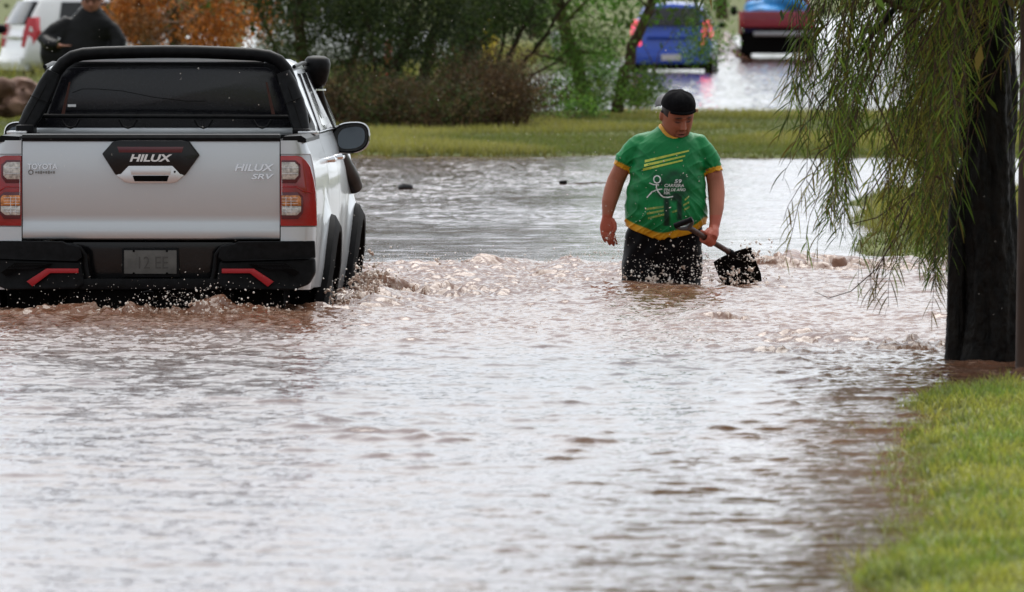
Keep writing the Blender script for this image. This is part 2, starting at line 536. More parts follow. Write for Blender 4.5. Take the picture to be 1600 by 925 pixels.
# ------------------------------------------------------------------ grass
def blades(name, x, y, z, L, wd, lean, base_rgb, tip_rgb, rng, seg=2, jit=.3):
    n_ = len(x)
    th = rng.uniform(0, 2 * np.pi, n_)
    ldx = np.cos(th) * lean; ldy = np.sin(th) * lean
    ph = rng.uniform(0, np.pi, n_)
    wx = np.cos(ph) * wd; wyv = np.sin(ph) * wd
    V = []; C = []
    f = rng.uniform(1 - jit, 1 + jit, (n_, 1))
    for s in range(seg + 1):
        t = s / seg
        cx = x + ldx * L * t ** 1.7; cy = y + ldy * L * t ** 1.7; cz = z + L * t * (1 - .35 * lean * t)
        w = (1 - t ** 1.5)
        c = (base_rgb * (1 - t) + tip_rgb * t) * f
        if s < seg:
            V += [np.stack([cx - wx * w, cy - wyv * w, cz], 1), np.stack([cx + wx * w, cy + wyv * w, cz], 1)]
            C += [c, c]
        else:
            V.append(np.stack([cx, cy, cz], 1)); C.append(c)
    k = 2 * seg + 1
    V = np.stack(V, 1).reshape(-1, 3); C = np.stack(C, 1).reshape(-1, 3)
    b = (np.arange(n_) * k)[:, None]
    tris = []
    for s in range(seg - 1):
        o = 2 * s
        tris += [[o, o + 1, o + 3], [o, o + 3, o + 2]]
    tris.append([2 * seg - 2, 2 * seg - 1, 2 * seg])
    F = (b[:, None, :] + np.array(tris)[None]).reshape(-1, 3)
    me = np_mesh(name, V, F)
    col_attr(me, 'tint', C)
    return me

def leafmat(name, rough=.45, tr=.35, spec=.5):
    m = bpy.data.materials.new(name); m.use_nodes = True
    n = m.node_tree; p = n.nodes['Principled BSDF']
    at = n.nodes.new('ShaderNodeAttribute'); at.attribute_name = 'tint'
    n.links.new(at.outputs['Color'], p.inputs['Base Color'])
    p.inputs['Roughness'].default_value = rough
    p.inputs['Specular IOR Level'].default_value = spec
    t = n.nodes.new('ShaderNodeBsdfTranslucent')
    n.links.new(at.outputs['Color'], t.inputs['Color'])
    mx = n.nodes.new('ShaderNodeMixShader'); mx.inputs[0].default_value = tr
    out = n.nodes['Material Output']
    n.links.new(p.outputs[0], mx.inputs[1]); n.links.new(t.outputs[0], mx.inputs[2]); n.links.new(mx.outputs[0], out.inputs['Surface'])
    return m
M_grass = leafmat('grass', .4, .35)

rng = np.random.default_rng(7)
def scatter(n, x0, x1, y0, y1, zmin):
    x = rng.uniform(x0, x1, n); y = rng.uniform(y0, y1, n)
    z = terrain(x, y)
    k = z > zmin
    return x[k], y[k], z[k]
# near bank: lush, wet
x, y, z = scatter(230000, 0.3, 5.0, 24, 52.5, -0.05)
keep = (x < y * .0466 + 1.6)
x, y, z = x[keep], y[keep], z[keep]
hN = 0.5 + 0.5 * np.clip(sample(T_M, x * 2, y * 2) * 3, -1, 1)
L = (0.035 + 0.045 * hN) * rng.uniform(.5, 1.5, len(x))
mixv = np.clip(.5 + sample(T_M, x * 1.3 + 9, y * 1.3) * 6, 0, 1)[:, None]
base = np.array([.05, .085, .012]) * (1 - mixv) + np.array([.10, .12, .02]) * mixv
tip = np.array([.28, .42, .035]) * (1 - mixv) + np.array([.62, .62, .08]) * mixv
dry = rng.random((len(x), 1)) < .06
tip = np.where(dry, np.array([.34, .26, .10]), tip)
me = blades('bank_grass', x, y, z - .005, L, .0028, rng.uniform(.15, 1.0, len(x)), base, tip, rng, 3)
tag(link('bank_grass', me, M_grass), kind='stuff')
# tufts standing in the shallow water along the edge
n_ = 5200
cx_ = rng.uniform(24, 51.5, 170)
tx_ = np.interp(cx_, BY, BX) + rng.normal(size=170) * .10 - .10
k_ = rng.integers(0, 170, n_)
x = tx_[k_] + rng.normal(size=n_) * .05; y = cx_[k_] + rng.normal(size=n_) * .07
z = np.maximum(terrain(x, y), -.03)
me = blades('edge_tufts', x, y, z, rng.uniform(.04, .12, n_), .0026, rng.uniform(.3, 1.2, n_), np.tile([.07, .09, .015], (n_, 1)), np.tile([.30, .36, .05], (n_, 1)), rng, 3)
tag(link('edge_tufts', me, M_grass), kind='stuff')
# tall seeding stems at the water's edge
n_ = 90
x = rng.uniform(.9, 2.7, n_); y = rng.uniform(33, 51.4, n_); z = terrain(x, y); k = (z > -.25) & (z < .06)
x, y, z = x[k], y[k], z[k]
me = blades('tall_grass', x, y, z, rng.uniform(.12, .34, len(x)), .0016, rng.uniform(.2, .9, len(x)), np.tile([.16, .17, .05], (len(x), 1)), np.tile([.36, .30, .13], (len(x), 1)), rng, 5)
tag(link('tall_grass', me, M_grass), kind='stuff')
# median and right bank
def median_grass(name, n, x0, x1, y0, y1, Lr, wd, zmin):
    x, y, z = scatter(n, x0, x1, y0, y1, zmin)
    mixv = np.clip(.45 + sample(T_M, x * .6, y * .25) * 1.2 + sample(T_low, x * 2, y) * 1.0, 0, 1)[:, None]
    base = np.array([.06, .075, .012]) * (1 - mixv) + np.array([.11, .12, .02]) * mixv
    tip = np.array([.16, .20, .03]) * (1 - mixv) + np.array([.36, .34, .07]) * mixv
    dry = rng.random((len(x), 1)) < .10
    tip = np.where(dry, np.array([.30, .24, .09]), tip)
    L = rng.uniform(*Lr, len(x)) * (1 + .9 * (mixv[:, 0] - .5))
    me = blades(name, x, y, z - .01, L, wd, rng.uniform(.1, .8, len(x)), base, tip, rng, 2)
    tag(link(name, me, M_grass), kind='stuff')
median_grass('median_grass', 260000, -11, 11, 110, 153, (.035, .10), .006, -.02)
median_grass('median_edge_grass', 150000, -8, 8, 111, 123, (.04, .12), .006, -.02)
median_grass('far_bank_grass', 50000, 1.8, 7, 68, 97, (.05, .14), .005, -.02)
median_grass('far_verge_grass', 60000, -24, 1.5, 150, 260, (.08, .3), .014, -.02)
# ------------------------------------------------------------------ the silver pickup truck
M_silver = mat('silver_paint', (0.60, 0.625, 0.65), 0.30, metal=0.6, coat=0.5, bump=.0002, bscale=160)
M_blk = mat('black_plastic', (0.006, 0.006, 0.007), 0.42, var=.35, vscale=30, bump=.0006, bscale=160, spec=.12)
M_blkg = mat('black_gloss', (0.006, 0.006, 0.007), 0.16, coat=.2, bump=.0004, bscale=150, spec=.3)
M_flare = mat('matt_black_flare', (0.006, 0.006, 0.007), .75, var=.3, vscale=20, spec=.1)
M_under = mat('black_underbody', (0.004, 0.0035, 0.0035), 0.8, spec=.08)
M_rub = mat('black_rubber', (0.008, 0.008, 0.008), 0.6, bump=.002, bscale=60, spec=.15)
M_glass = mat('dark_glass', (0.010, 0.010, 0.013), 0.10, var=.3, vscale=60, bump=.0003, bscale=200)
M_chrome = mat('chrome', (0.8, 0.8, 0.82), 0.12, metal=1.0)
M_satin = mat('satin_silver', (0.72, 0.72, 0.74), 0.25, metal=.7, coat=.4)
M_red = mat('red_lens', (0.42, 0.002, 0.005), 0.10, coat=1.0, col2=(.30, .001, .004), vscale=5)
M_redp = mat('red_paint', (0.45, 0.012, 0.02), 0.35)
M_dred = mat('dark_red_lens', (0.10, 0.006, 0.015), 0.15, coat=.6)
M_clear = mat('clear_lens', (0.55, 0.52, 0.48), 0.2, metal=.3, coat=.8, var=.35, vscale=60)
M_amber = mat('amber_lens', (0.62, 0.22, 0.05), 0.2, metal=.1, coat=.8, var=.4, vscale=50)
M_mirror = mat('mirror_glass', (0.10, 0.12, 0.14), 0.08, metal=.6)
M_rim = mat('grey_rim', (0.10, 0.10, 0.105), 0.35, metal=.7)
M_plate = mat('dirty_plate', (0.12, 0.115, 0.108), .7, var=.18, vscale=14)
M_platet = mat('faded_plate_ink', (0.075, 0.07, 0.066), .7)
M_orange = mat('orange_cloth', (0.30, 0.05, 0.02), .8)

TR_YAW = -R(1.7)
truck = thing('pickup_truck', (-1.972, 60, -0.45), TR_YAW,
              'silver double cab pickup truck with black roll bar and snorkel driving through the flood', 'pickup truck')
TO = (0, 0, 0.45)          # parts are drawn with z = 0 at the water line

def lx(px, y=0.0):         # pixel column at the truck's depth y -> local x
    Y = 60 + y
    return px2x(px, Y) + 1.972 - math.tan(-TR_YAW) * y
def lz(py, y=0.0): return px2z(py, 60 + y)
def tb(mb, name, m, parent=truck, **k): return mb.build(name, m, parent, off=TO if parent is truck else TO, **k)

RW_Y, FW_Y, WZ = 1.14, 4.20, -0.06
def side_x(y, z):
    zs = [-.05, .08, .22, .40, .60, .75, .86, .92, .96]
    xs = [.835, .862, .885, .900, .905, .895, .872, .848, .835]
    x = float(np.interp(z, zs, xs))
    for c in (RW_Y, FW_Y):
        d = math.hypot(y - c, z - WZ)
        x += .045 * math.exp(-max(d - .5, 0) ** 2 / .014)
    # slight barrel of the doors
    x += .012 * math.sin(math.pi * min(max((y - 1.6) / 2.0, 0), 1)) * (1 if z < .8 else .3)
    if y > 4.5: x -= .16 * ((y - 4.5) / .75) ** 2
    return x
def arch_z(y, r=.50):
    z = -.02
    for c in (RW_Y, FW_Y):
        d = abs(y - c)
        if d < r: z = max(z, WZ + math.sqrt(r * r - d * d))
    if y < RW_Y - .3: z = max(z, .12 - .0 * y)
    return z
def top_z(y):
    return float(np.interp(y, [0, 1.5, 1.56, 3.4, 4.2, 5.1, 5.25], [.935, .935, .95, .93, .87, .74, .66]))
def side_panel(sg, y0, y1, n, z0f=None):
    mb = MB(); rings = []
    ys = np.linspace(y0, y1, n)
    m = 16
    for y in ys:
        zb = arch_z(y); zt = top_z(y)
        rings.append([(sg * side_x(y, z), y, z) for z in [zb + (zt - zb) * k / (m - 1) for k in range(m)]])
    vs = [p for r_ in rings for p in r_]
    fs = [(i * m + k, i * m + k + 1, (i + 1) * m + k + 1, (i + 1) * m + k) for i in range(n - 1) for k in range(m - 1)]
    # folded inner edge gives the panel its thickness
    b = len(vs)
    vs += [(x - sg * .03, y, z) for (x, y, z) in vs]
    fs += [tuple(b + i for i in reversed(f)) for f in fs]
    for i in range(n - 1):
        for k in (0, m - 1):
            a_, c_ = i * m + k, (i + 1) * m + k
            fs.append((a_, c_, c_ + b, a_ + b))
    for k in range(m - 1):
        for i in (0, n - 1):
            a_, c_ = i * m + k, i * m + k + 1
            fs.append((a_, c_, c_ + b, a_ + b))
    mb.add(vs, fs)
    return mb
for sg in (1, -1):
    bed = side_panel(sg, .055, 1.545, 46)
    o = tb(bed, 'bed_side', M_silver)
    # rear corner post, wrapping round from the tailgate to the side
    mb = MB(); rings = []
    for z in np.sort(np.concatenate([np.linspace(.12, .935, 20), [.462, .466, .858, .862]])):
        e = side_x(.055, z); q_ = .022 if .465 < z < .859 else 0
        x0 = .709 if z > .33 else .80 - .0
        rings.append([(sg * x0, .045, z), (sg * x0, -.004 + q_, z), (sg * (e - .06 - q_), -.006 + q_, z), (sg * (e - .022 - q_), .008 + q_, z), (sg * (e - .004 - q_), .03 + q_ * .5, z), (sg * (e - q_ * .2), .058, z), (sg * (e - .05), .058, z)])
    mb.loft(rings)
    tb(mb, 'corner_post', M_silver)
    for (a, b_, nm) in ((1.555, 2.50, 'rear_door'), (2.512, 3.55, 'front_door')):
        d = tb(side_panel(sg, a, b_, 30), nm, M_silver)
        y = b_ - .16 if False else a + .14
        h = MB().tube([(sg * .875, y, .80), (sg * .915, y + .02, .805), (sg * .92, y + .1, .805), (sg * .915, y + .18, .805), (sg * .875, y + .2, .80)], [.013, .017, .018, .017, .013], 10)
        h.build('handle', M_chrome, d, off=TO)
    tb(side_panel(sg, 3.562, 5.2, 46), 'front_fender', M_silver)
    # black flares round the wheel arches
    for c in (RW_Y, FW_Y):
        mb = MB(); rings = []
        for i in range(41):
            t = -R(8) + (math.pi + R(16)) * i / 40
            cy, cz = math.cos(t), math.sin(t)
            r0, r1 = .475, .575
            pts = []
            for (r_, dx) in ((r1, .004), (r1 - .012, .030), (r0 + .03, .052), (r0, .048), (r0, -.05), (r1, -.02)):
                yy, zz = c + cy * r_, WZ + cz * r_
                pts.append((sg * (side_x(c, max(zz, .05)) + dx - .012), yy, zz))
            rings.append(pts)
        mb.loft(rings)
        tb(mb, 'wheel_arch_flare', M_flare)
    # bed rail cap
    mb = MB()
    rings = []
    for y in np.linspace(.0, 1.53, 12):
        rings.append([(sg * .72, y, .93), (sg * .722, y, .957), (sg * .82, y, .962), (sg * .848, y, .945), (sg * .85, y, .925)])
    mb.loft(rings)
    tb(mb, 'bed_rail_cap', M_blk)
    # wheels
    for c in (RW_Y, FW_Y):
        w = tb(MB().wheel((sg * .795, c, WZ), .39, .265), 'wheel', M_rub)
        w.name = 'wheel'
        rim = MB().wheel((sg * .80, c, WZ), .225, .22, [(-.11, .02), (-.11, .2), (.09, .222), (.105, .225), (.08, .19), (.06, .06), (.075, .05), (.075, .01)] if sg > 0 else
                         [(.11, .02), (.11, .2), (-.09, .222), (-.105, .225), (-.08, .19), (-.06, .06), (-.075, .05), (-.075, .01)])
        rim.build('rim', M_rim, w, off=TO)
    # mud flap
    tb(MB().box(sg * .66, sg * .90, 1.60, 1.62, -.25, .14), 'mud_flap', M_rub)

# under-body and bed
mb = MB()
mb.box(-.72, .72, .10, 5.0, -.12, .26)
mb.box(-.80, .80, 1.56, 3.9, -.10, .30)
mb.box(-.45, .45, -.02, .35, -.02, .14)
tb(mb, 'chassis', M_under)
mb = MB(); mb.box(-.70, .70, .04, 1.5, .40, .44); mb.box(-.72, -.70, .04, 1.5, .40, .94); mb.box(.70, .72, .04, 1.5, .40, .94); mb.box(-.72, .72, 1.49, 1.52, .40, .945)
tb(mb, 'cargo_bed', M_blk)
# tailgate: pressed sheet with a crease along the lower edge
mb = MB()
zp = [(.938, .006), (.932, -.006), (.90, -.012), (.84, -.019), (.76, -.021), (.68, -.019), (.60, -.014), (.53, -.008), (.497, -.004), (.482, -.006), (.462, -.012), (.42, -.014), (.40, -.009), (.392, .004)]
zp = zp + [(.392, .03), (.938, .03)]
rings = []
for x in np.linspace(-.703, .703, 24):
    dy = .012 * (abs(x) / .703) ** 3
    rings.append([(x, yy + dy, z) for z, yy in zp])
mb.loft(rings)
tailgate = tb(mb, 'tailgate', M_silver)
mb = MB(); rings = []
for x in np.linspace(-.705, .705, 20):
    dy = .012 * (abs(x) / .703) ** 3
    rings.append([(x, -.018 + dy, .932), (x, -.020 + dy, .950), (x, -.008 + dy, .966), (x, .04, .972), (x, .045, .94)])
mb.loft(rings)
mb.build('tailgate_cap', M_blk, tailgate, off=TO)
def zpoly(pts, y=0): return [(lx(a, y), lz(b, y)) for a, b in pts]
# black garnish with brake light, lettering and handle
hexp = zpoly([(160, 240), (177, 221), (188, 219), (284, 219), (297, 221), (313, 242), (290, 274), (282, 272), (270, 259), (202, 259), (190, 272), (181, 273)])
g = MB().prism(hexp, -.052, -.008).build('garnish', M_blkg, tailgate, bevel=.007, off=TO)
MB().prism(zpoly([(184, 229), (288, 229), (285, 238), (187, 238)]), -.0545, -.045).build('brake_light', M_dred, g, bevel=.001, off=TO)
hp = zpoly([(182, 274), (202, 258.5), (271, 258.5), (289, 274), (277, 284), (268, 286), (204, 286), (195, 284)])
hnd = MB().prism(hp, -.050, -.008).build('handle', M_satin, tailgate, bevel=.006, off=TO)
MB().prism(zpoly([(208, 274), (265, 274), (262, 283), (211, 283)]), -.0525, -.04).build('handle_recess', M_under, hnd, bevel=.001, off=TO)
MB().prism(zpoly([(204, 262), (268, 262), (267, 272.5), (206, 272.5)]), -.054, -.045).build('handle_flap', M_satin, hnd, bevel=.002, off=TO)
MB().wheel((lx(274), -.052, lz(268)), .007, .003).xf(Matrix.Identity(4)).build('keyhole', M_under, hnd, off=TO) if False else \
    MB().tube([(lx(274), -.0535, lz(268)), (lx(274), -.04, lz(268))], .006, 12).build('keyhole', M_under, hnd, off=TO)
def put_text(txt, px0, px1, pyc, hpx, m, parent, name, y, shear=0, bold=.0, spacing=1.0, ext=.003):
    me = text_mesh(txt, 1.0, 0, shear, 0, 1, 'CENTER', spacing)
    c = co_of(me); w = c[:, 0].max() - c[:, 0].min(); h_ = c[:, 2].max() - c[:, 2].min()
    bpy.data.meshes.remove(me)
    me = text_mesh(txt, 1.0, ext / (hpx / 286) * h_, shear, bold, 1, 'CENTER', spacing)
    c = co_of(me)
    x0, x1 = lx(px0), lx(px1)
    sx = (x1 - x0) / w; sz = (hpx / 286) / h_
    cx = (c[:, 0].max() + c[:, 0].min()) / 2; cz = (c[:, 2].max() + c[:, 2].min()) / 2
    c[:, 0] = (c[:, 0] - cx) * sx + (x0 + x1) / 2
    c[:, 2] = (c[:, 2] - cz) * sz + lz(pyc) + TO[2]
    c[:, 1] = c[:, 1] * sz + y
    me.vertices.foreach_set('co', c.ravel()); me.update()
    return link(name, me, m, parent)
M_white = mat('white_letter', (.85, .85, .86), .3, metal=.2)
put_text('HILUX', 205, 269, 246.5, 10.5, M_white, g, 'lettering', -.0555, shear=.25, bold=.035)
put_text('HILUX', 368, 428, 261.5, 10.5, M_chrome, tailgate, 'lettering', -.021, shear=.25, bold=.025, ext=.004)
put_text('SRV', 394, 428, 275.5, 8, M_chrome, tailgate, 'lettering', -.021, shear=.25, bold=.02, ext=.004)
put_text('TOYOTA', 43, 90, 260, 8.5, M_chrome, tailgate, 'lettering', -.021, bold=.02, ext=.004)
M_grey = mat('grey_badge', (.22, .21, .2), .3, metal=.8)
mb = MB()
rr = [(lx(48) + .012 * math.cos(t), -.022, lz(269) + .012 * math.sin(t)) for t in np.linspace(0, 2 * math.pi, 20)]
mb.tube(rr, .0022, 6)
for i, px in enumerate(range(55, 84, 4)):
    hgt = .005 + .002 * (i % 3)
    mb.box(lx(px), lx(px + 2.6), -.0235, -.017, lz(269) - hgt, lz(269) + hgt * .9)
mb.build('dealer_badge', M_grey, tailgate, off=TO)

# tail lights
for sg in (1, -1):
    def q(pts): return [(sg * (lx(a)), lz(b)) for a, b in pts]
    outer = q([(438.5, 243), (464, 243), (472, 245), (479, 251), (484, 261), (489, 281), (492, 300), (494, 353), (438.5, 353)])
    mb = MB().prism(outer, -.020, .035)
    # wrap the outer edge forwards
    mb.v = [(x + sg * (.006 if abs(x) > .85 else 0), y + max(0, abs(x) - .85) * .6, z) for x, y, z in mb.v]
    tl = tb(mb, 'tail_light', M_red, bevel=.006)
    rim1 = q([(440, 250), (462, 250), (470, 257), (470, 276), (463, 286), (440, 286)])
    MB().prism(rim1, -.024, -.014).build('light_bezel', M_dred, tl, bevel=.003, off=TO)
    MB().prism(q([(440.5, 253), (461, 253), (467, 259), (467, 274), (461, 280), (440.5, 280)]), -.027, -.016).build('clear_lens', M_clear, tl, bevel=.003, off=TO)
    MB().prism(q([(440, 300), (466, 300), (474, 307), (474, 332), (466, 342), (440, 342)]), -.024, -.014).build('light_bezel', M_dred, tl, bevel=.003, off=TO)
    MB().prism(q([(440.5, 305), (468, 305), (471, 309), (471, 321), (440.5, 321)]), -.027, -.016).build('amber_lens', M_amber, tl, bevel=.002, off=TO)
    MB().prism(q([(440.5, 322), (471, 322), (471, 330), (464, 336), (440.5, 336)]), -.027, -.016).build('clear_lens', M_clear, tl, bevel=.002, off=TO)
    # ribs inside the lenses and the folded ridge between them
    mb = MB()
    for yy in (262, 271, 309, 314, 318, 326, 331): mb.box(sg * lx(441), sg * lx(466), -.0285, -.020, lz(yy), lz(yy) + .0016)
    for xx in (447, 455): mb.box(sg * lx(xx), sg * lx(xx + .6), -.0285, -.02, lz(334), lz(307))
    mb.tube([(sg * lx(441), -.0245, lz(y_)) for y_ in (262, 331)], .0012, 5)
    mb.build('lens_ribs', M_chrome, tl, off=TO)
    mb = MB().tube([(sg * lx(440), -.020, lz(292)), (sg * lx(464), -.022, lz(292)), (sg * lx(474), -.02, lz(298)), (sg * lx(488), .0, lz(301))], .004, 6)
    mb.build('lens_ridge', M_red, tl, off=TO)

# rear bumper
def bx(poly, y0, y1, bev=.012):
    return MB().prism(poly, y0, y1)
mb = MB()
mb.prism(zpoly([(112, 378), (366, 378), (352, 392), (344, 437), (128, 437), (120, 392)]), .03, .10)
bump = tb(mb, 'bumper', M_blkg, bevel=.01)
MB().prism(zpoly([(124, 435), (348, 435), (346, 452), (126, 452)]), -.075, .10).build('bumper_step', M_blk, bump, bevel=.008, off=TO)
for sg in (1, -1):
    def q(pts): return [(sg * (lx(a)), lz(b)) for a, b in pts]
    # upper pad that reaches round the corner
    mb = MB(); rings = []
    outl = [(346, 384), (368, 380), (372, 377), (492, 376), (493, 403), (478, 404), (350, 408), (342, 402)]
    poly = q(outl)
    mb.prism(poly, -.10, .04)
    mb.v = [(x, y + max(0, abs(x) - .80) * 1.1 * (1 if y < 0 else 0), z) for x, y, z in mb.v]
    c1 = mb.build('bumper_corner', M_blk, bump, bevel=.020, off=TO, seg=4)
    mb = MB().prism(q([(344, 407), (493, 402), (494, 426), (484, 444), (462, 452), (350, 452), (338, 446)]), -.085, .04)
    mb.v = [(x, y + max(0, abs(x) - .82) * .8 * (1 if y < 0 else 0), z) for x, y, z in mb.v]
    mb.build('bumper_corner', M_blk, bump, bevel=.022, off=TO, seg=4)
    mb = MB().tube([(sg * lx(a_), yy, lz(b_)) for a_, b_, yy in ((376, 383, -.075), (358, 383, -.075), (346, 388, -.07), (339, 398, -.06), (337, 418, -.06), (334, 434, -.06), (326, 443, -.06), (312, 446, -.06))], .014, 10)
    mb.build('bumper_trim', M_blk, bump, off=TO)
    MB().prism(q([(390, 411), (448, 410), (470, 425), (462, 431), (440, 418), (400, 417)]), -.092, -.07).build('reflector_slot', M_under, bump, bevel=.003, off=TO)
    mb = MB()
    for k in range(4): mb.prism(q([(398 + 6 * k, 412.4 + 2.2 * k), (445 + 5 * k, 412 + 2.2 * k), (446 + 5 * k, 413 + 2.2 * k), (399 + 6 * k, 413.4 + 2.2 * k)]), -.096, -.08)
    mb.build('slot_louvres', M_blk, bump, off=TO)
    MB().prism(q([(348, 419), (398, 419), (429, 439), (420, 447), (392, 426), (348, 426)]), -.099, -.07).build('red_accent', M_redp, bump, bevel=.002, off=TO)
# number plate
MB().prism(zpoly([(190, 388), (279, 388), (281, 433), (190, 433)]), -.012, .035).build('plate_holder', M_blk, bump, bevel=.004, off=TO)
pl = MB().prism(zpoly([(194, 391), (276, 391), (276, 427.5), (194, 427.5)]), -.017, -.010).build('number_plate', M_plate, bump, bevel=.001, off=TO)
put_text('12 EE', 217, 263, 410, 19, M_platet, pl, 'plate_lettering', -.0175, ext=.0004)
mb = MB()
for px, py in ((209, 392), (261, 392), (209, 427), (261, 427)):
    MB().tube([(lx(px), -.020, lz(py)), (lx(px), -.01, lz(py))], .0065, 8).build('plate_screw', M_under, bump, off=TO)
MB().tube([(lx(225), -.09, lz(461)), (lx(225), -.10, lz(456)), (lx(233), -.10, lz(454)), (lx(240), -.10, lz(455)), (lx(241), -.09, lz(462))], .006, 6).build('tow_hook', M_blk, bump, off=TO)

# cab
CY = 1.56
def greenhouse(y, hw_b, hw_t, zt, zb=.93):
    prof = [(hw_b, zb), (hw_b - .015, zb + .07), (hw_t + .055, zt - .115), (hw_t + .015, zt - .052), (hw_t - .05, zt - .018), (hw_t - .22, zt - .003), (0, zt + .004)]
    r_ = [(x, y, z) for x, z in prof] + [(-x, y, z) for x, z in prof[-2::-1]]
    return r_
secs = [(1.56, .835, .66, 1.352), (1.70, .84, .665, 1.372), (2.2, .85, .67, 1.382), (3.0, .85, .665, 1.375), (3.35, .845, .64, 1.345), (4.05, .83, .66, .985)]
mb = MB().loft([greenhouse(y, a, b, z) for y, a, b, z in secs])
roof = tb(mb, 'cab', M_silver)
# black surround and the rear window
def wpoly(half_b, half_t, zb, zt, r_=.05, n=5):
    P = []
    for (cx, cz, a0) in ((half_b - r_, zb + r_, -90), (half_t - r_, zt - r_, 0)):
        for k in range(n + 1):
            t = R(a0 + 90 * k / n + (10 if a0 == 0 else 0)); P.append((cx + r_ * math.cos(t), cz + r_ * math.sin(t)))
    return P + [(-x, z) for x, z in reversed(P)]
MB().prism(wpoly(.80, .655, .975, 1.352, .06), 1.545, 1.575).build('window_surround', M_blkg, roof, bevel=.006, off=TO)
rw = MB().prism(wpoly(.69, .60, .985, 1.323, .06), 1.533, 1.55).build('rear_window', M_glass, roof, bevel=.004, off=TO)
MB().prism([(-.79, .95), (.79, .95), (.79, .984), (-.79, .984)], 1.525, 1.57).build('rear_panel', M_satin if False else M_silver, roof, bevel=.006, off=TO)
MB().prism([(-.54, 1.352), (.54, 1.352), (.53, 1.378), (0, 1.388), (-.53, 1.378)], 1.535, 1.66).build('roof_edge', M_silver, roof, bevel=.006, off=TO)
MB().box(lx(105, 1.5), lx(118, 1.5), 1.530, 1.534, lz(167, 1.5), lz(163, 1.5)).build('window_sticker', M_white, rw, off=TO)
M_belt = mat('dull_orange', (.07, .018, .010), .6)
for sg in (1, -1): MB().prism([(sg * (.60), 1.06), (sg * .580, 1.06), (sg * .547, 1.24), (sg * .556, 1.24)], 1.5315, 1.534).build('seat_belt', M_belt, rw, off=TO)
mb = MB().tube([(lx(x_, 1.5), 1.531, lz(z_, 1.5)) for x_, z_ in ((112, 145), (128, 139), (150, 139), (190, 142), (240, 152), (290, 158), (320, 158))], .0018, 5)
mb.build('window_cable', M_under, rw, off=TO)
# side glass and pillars
for sg in (1, -1):
    mb = MB()
    def gx(z): return float(np.interp(z, [.95, 1.0, 1.25, 1.31], [.838, .826, .733, .70]))
    def quad(ya, yb, yc, yd, z0=.965, z1=1.285):
        P = [(ya, z0), (yb, z0), (yc, z1), (yd, z1)]
        return [(sg * (gx(z) + .012), y, z) for y, z in P] + [(sg * (gx(z) - .03), y, z) for y, z in P]
    for P in (quad(1.72, 2.42, 2.40, 1.88), quad(2.50, 3.72, 3.18, 2.52)):
        f = [(0, 1, 2, 3), (7, 6, 5, 4), (0, 4, 5, 1), (1, 5, 6, 2), (2, 6, 7, 3), (3, 7, 4, 0)]
        MB().add(P, f).build('side_window', M_glass, roof, bevel=.003, off=TO)
    mb = MB().tube([(sg * .842, 1.62, .955), (sg * .846, 3.7, .955)], .009, 6)
    mb.build('window_trim', M_chrome, roof, off=TO)
    MB().tube([(sg * .70, 1.66, 1.325), (sg * .71, 2.4, 1.34), (sg * .705, 3.1, 1.33), (sg * .75, 3.5, 1.20), (sg * .82, 3.95, .98)], .012, 6).build('rain_channel', M_blk, roof, off=TO)
# windscreen and bonnet
P = [(-.62, 3.42, 1.33), (.62, 3.42, 1.33), (.74, 4.08, .99), (-.74, 4.08, .99)]
P2 = [(x, y + .012, z + .02) for x, y, z in P]
MB().add(P + P2, [(0, 1, 2, 3), (7, 6, 5, 4), (0, 4, 5, 1), (1, 5, 6, 2), (2, 6, 7, 3), (3, 7, 4, 0)]).build('windscreen', M_glass, roof, off=TO)
rings = []
for y, zt, hw in ((3.95, .96, .80), (4.3, .945, .80), (4.8, .90, .79), (5.12, .83, .75), (5.24, .70, .70)):
    rings.append([(hw + .03, y, zt - .10), (hw - .03, y, zt - .02), (hw * .6, y, zt + .012), (0, y, zt), (-hw * .6, y, zt + .012), (-hw + .03, y, zt - .02), (-hw - .03, y, zt - .10), (-hw - .03, y, .1), (hw + .03, y, .1)])
tb(MB().loft(rings), 'bonnet', M_silver)
tb(MB().prism([(-.86, .05), (.86, .05), (.82, .62), (-.82, .62)], 5.2, 5.30), 'front_bumper', M_blk, bevel=.03)

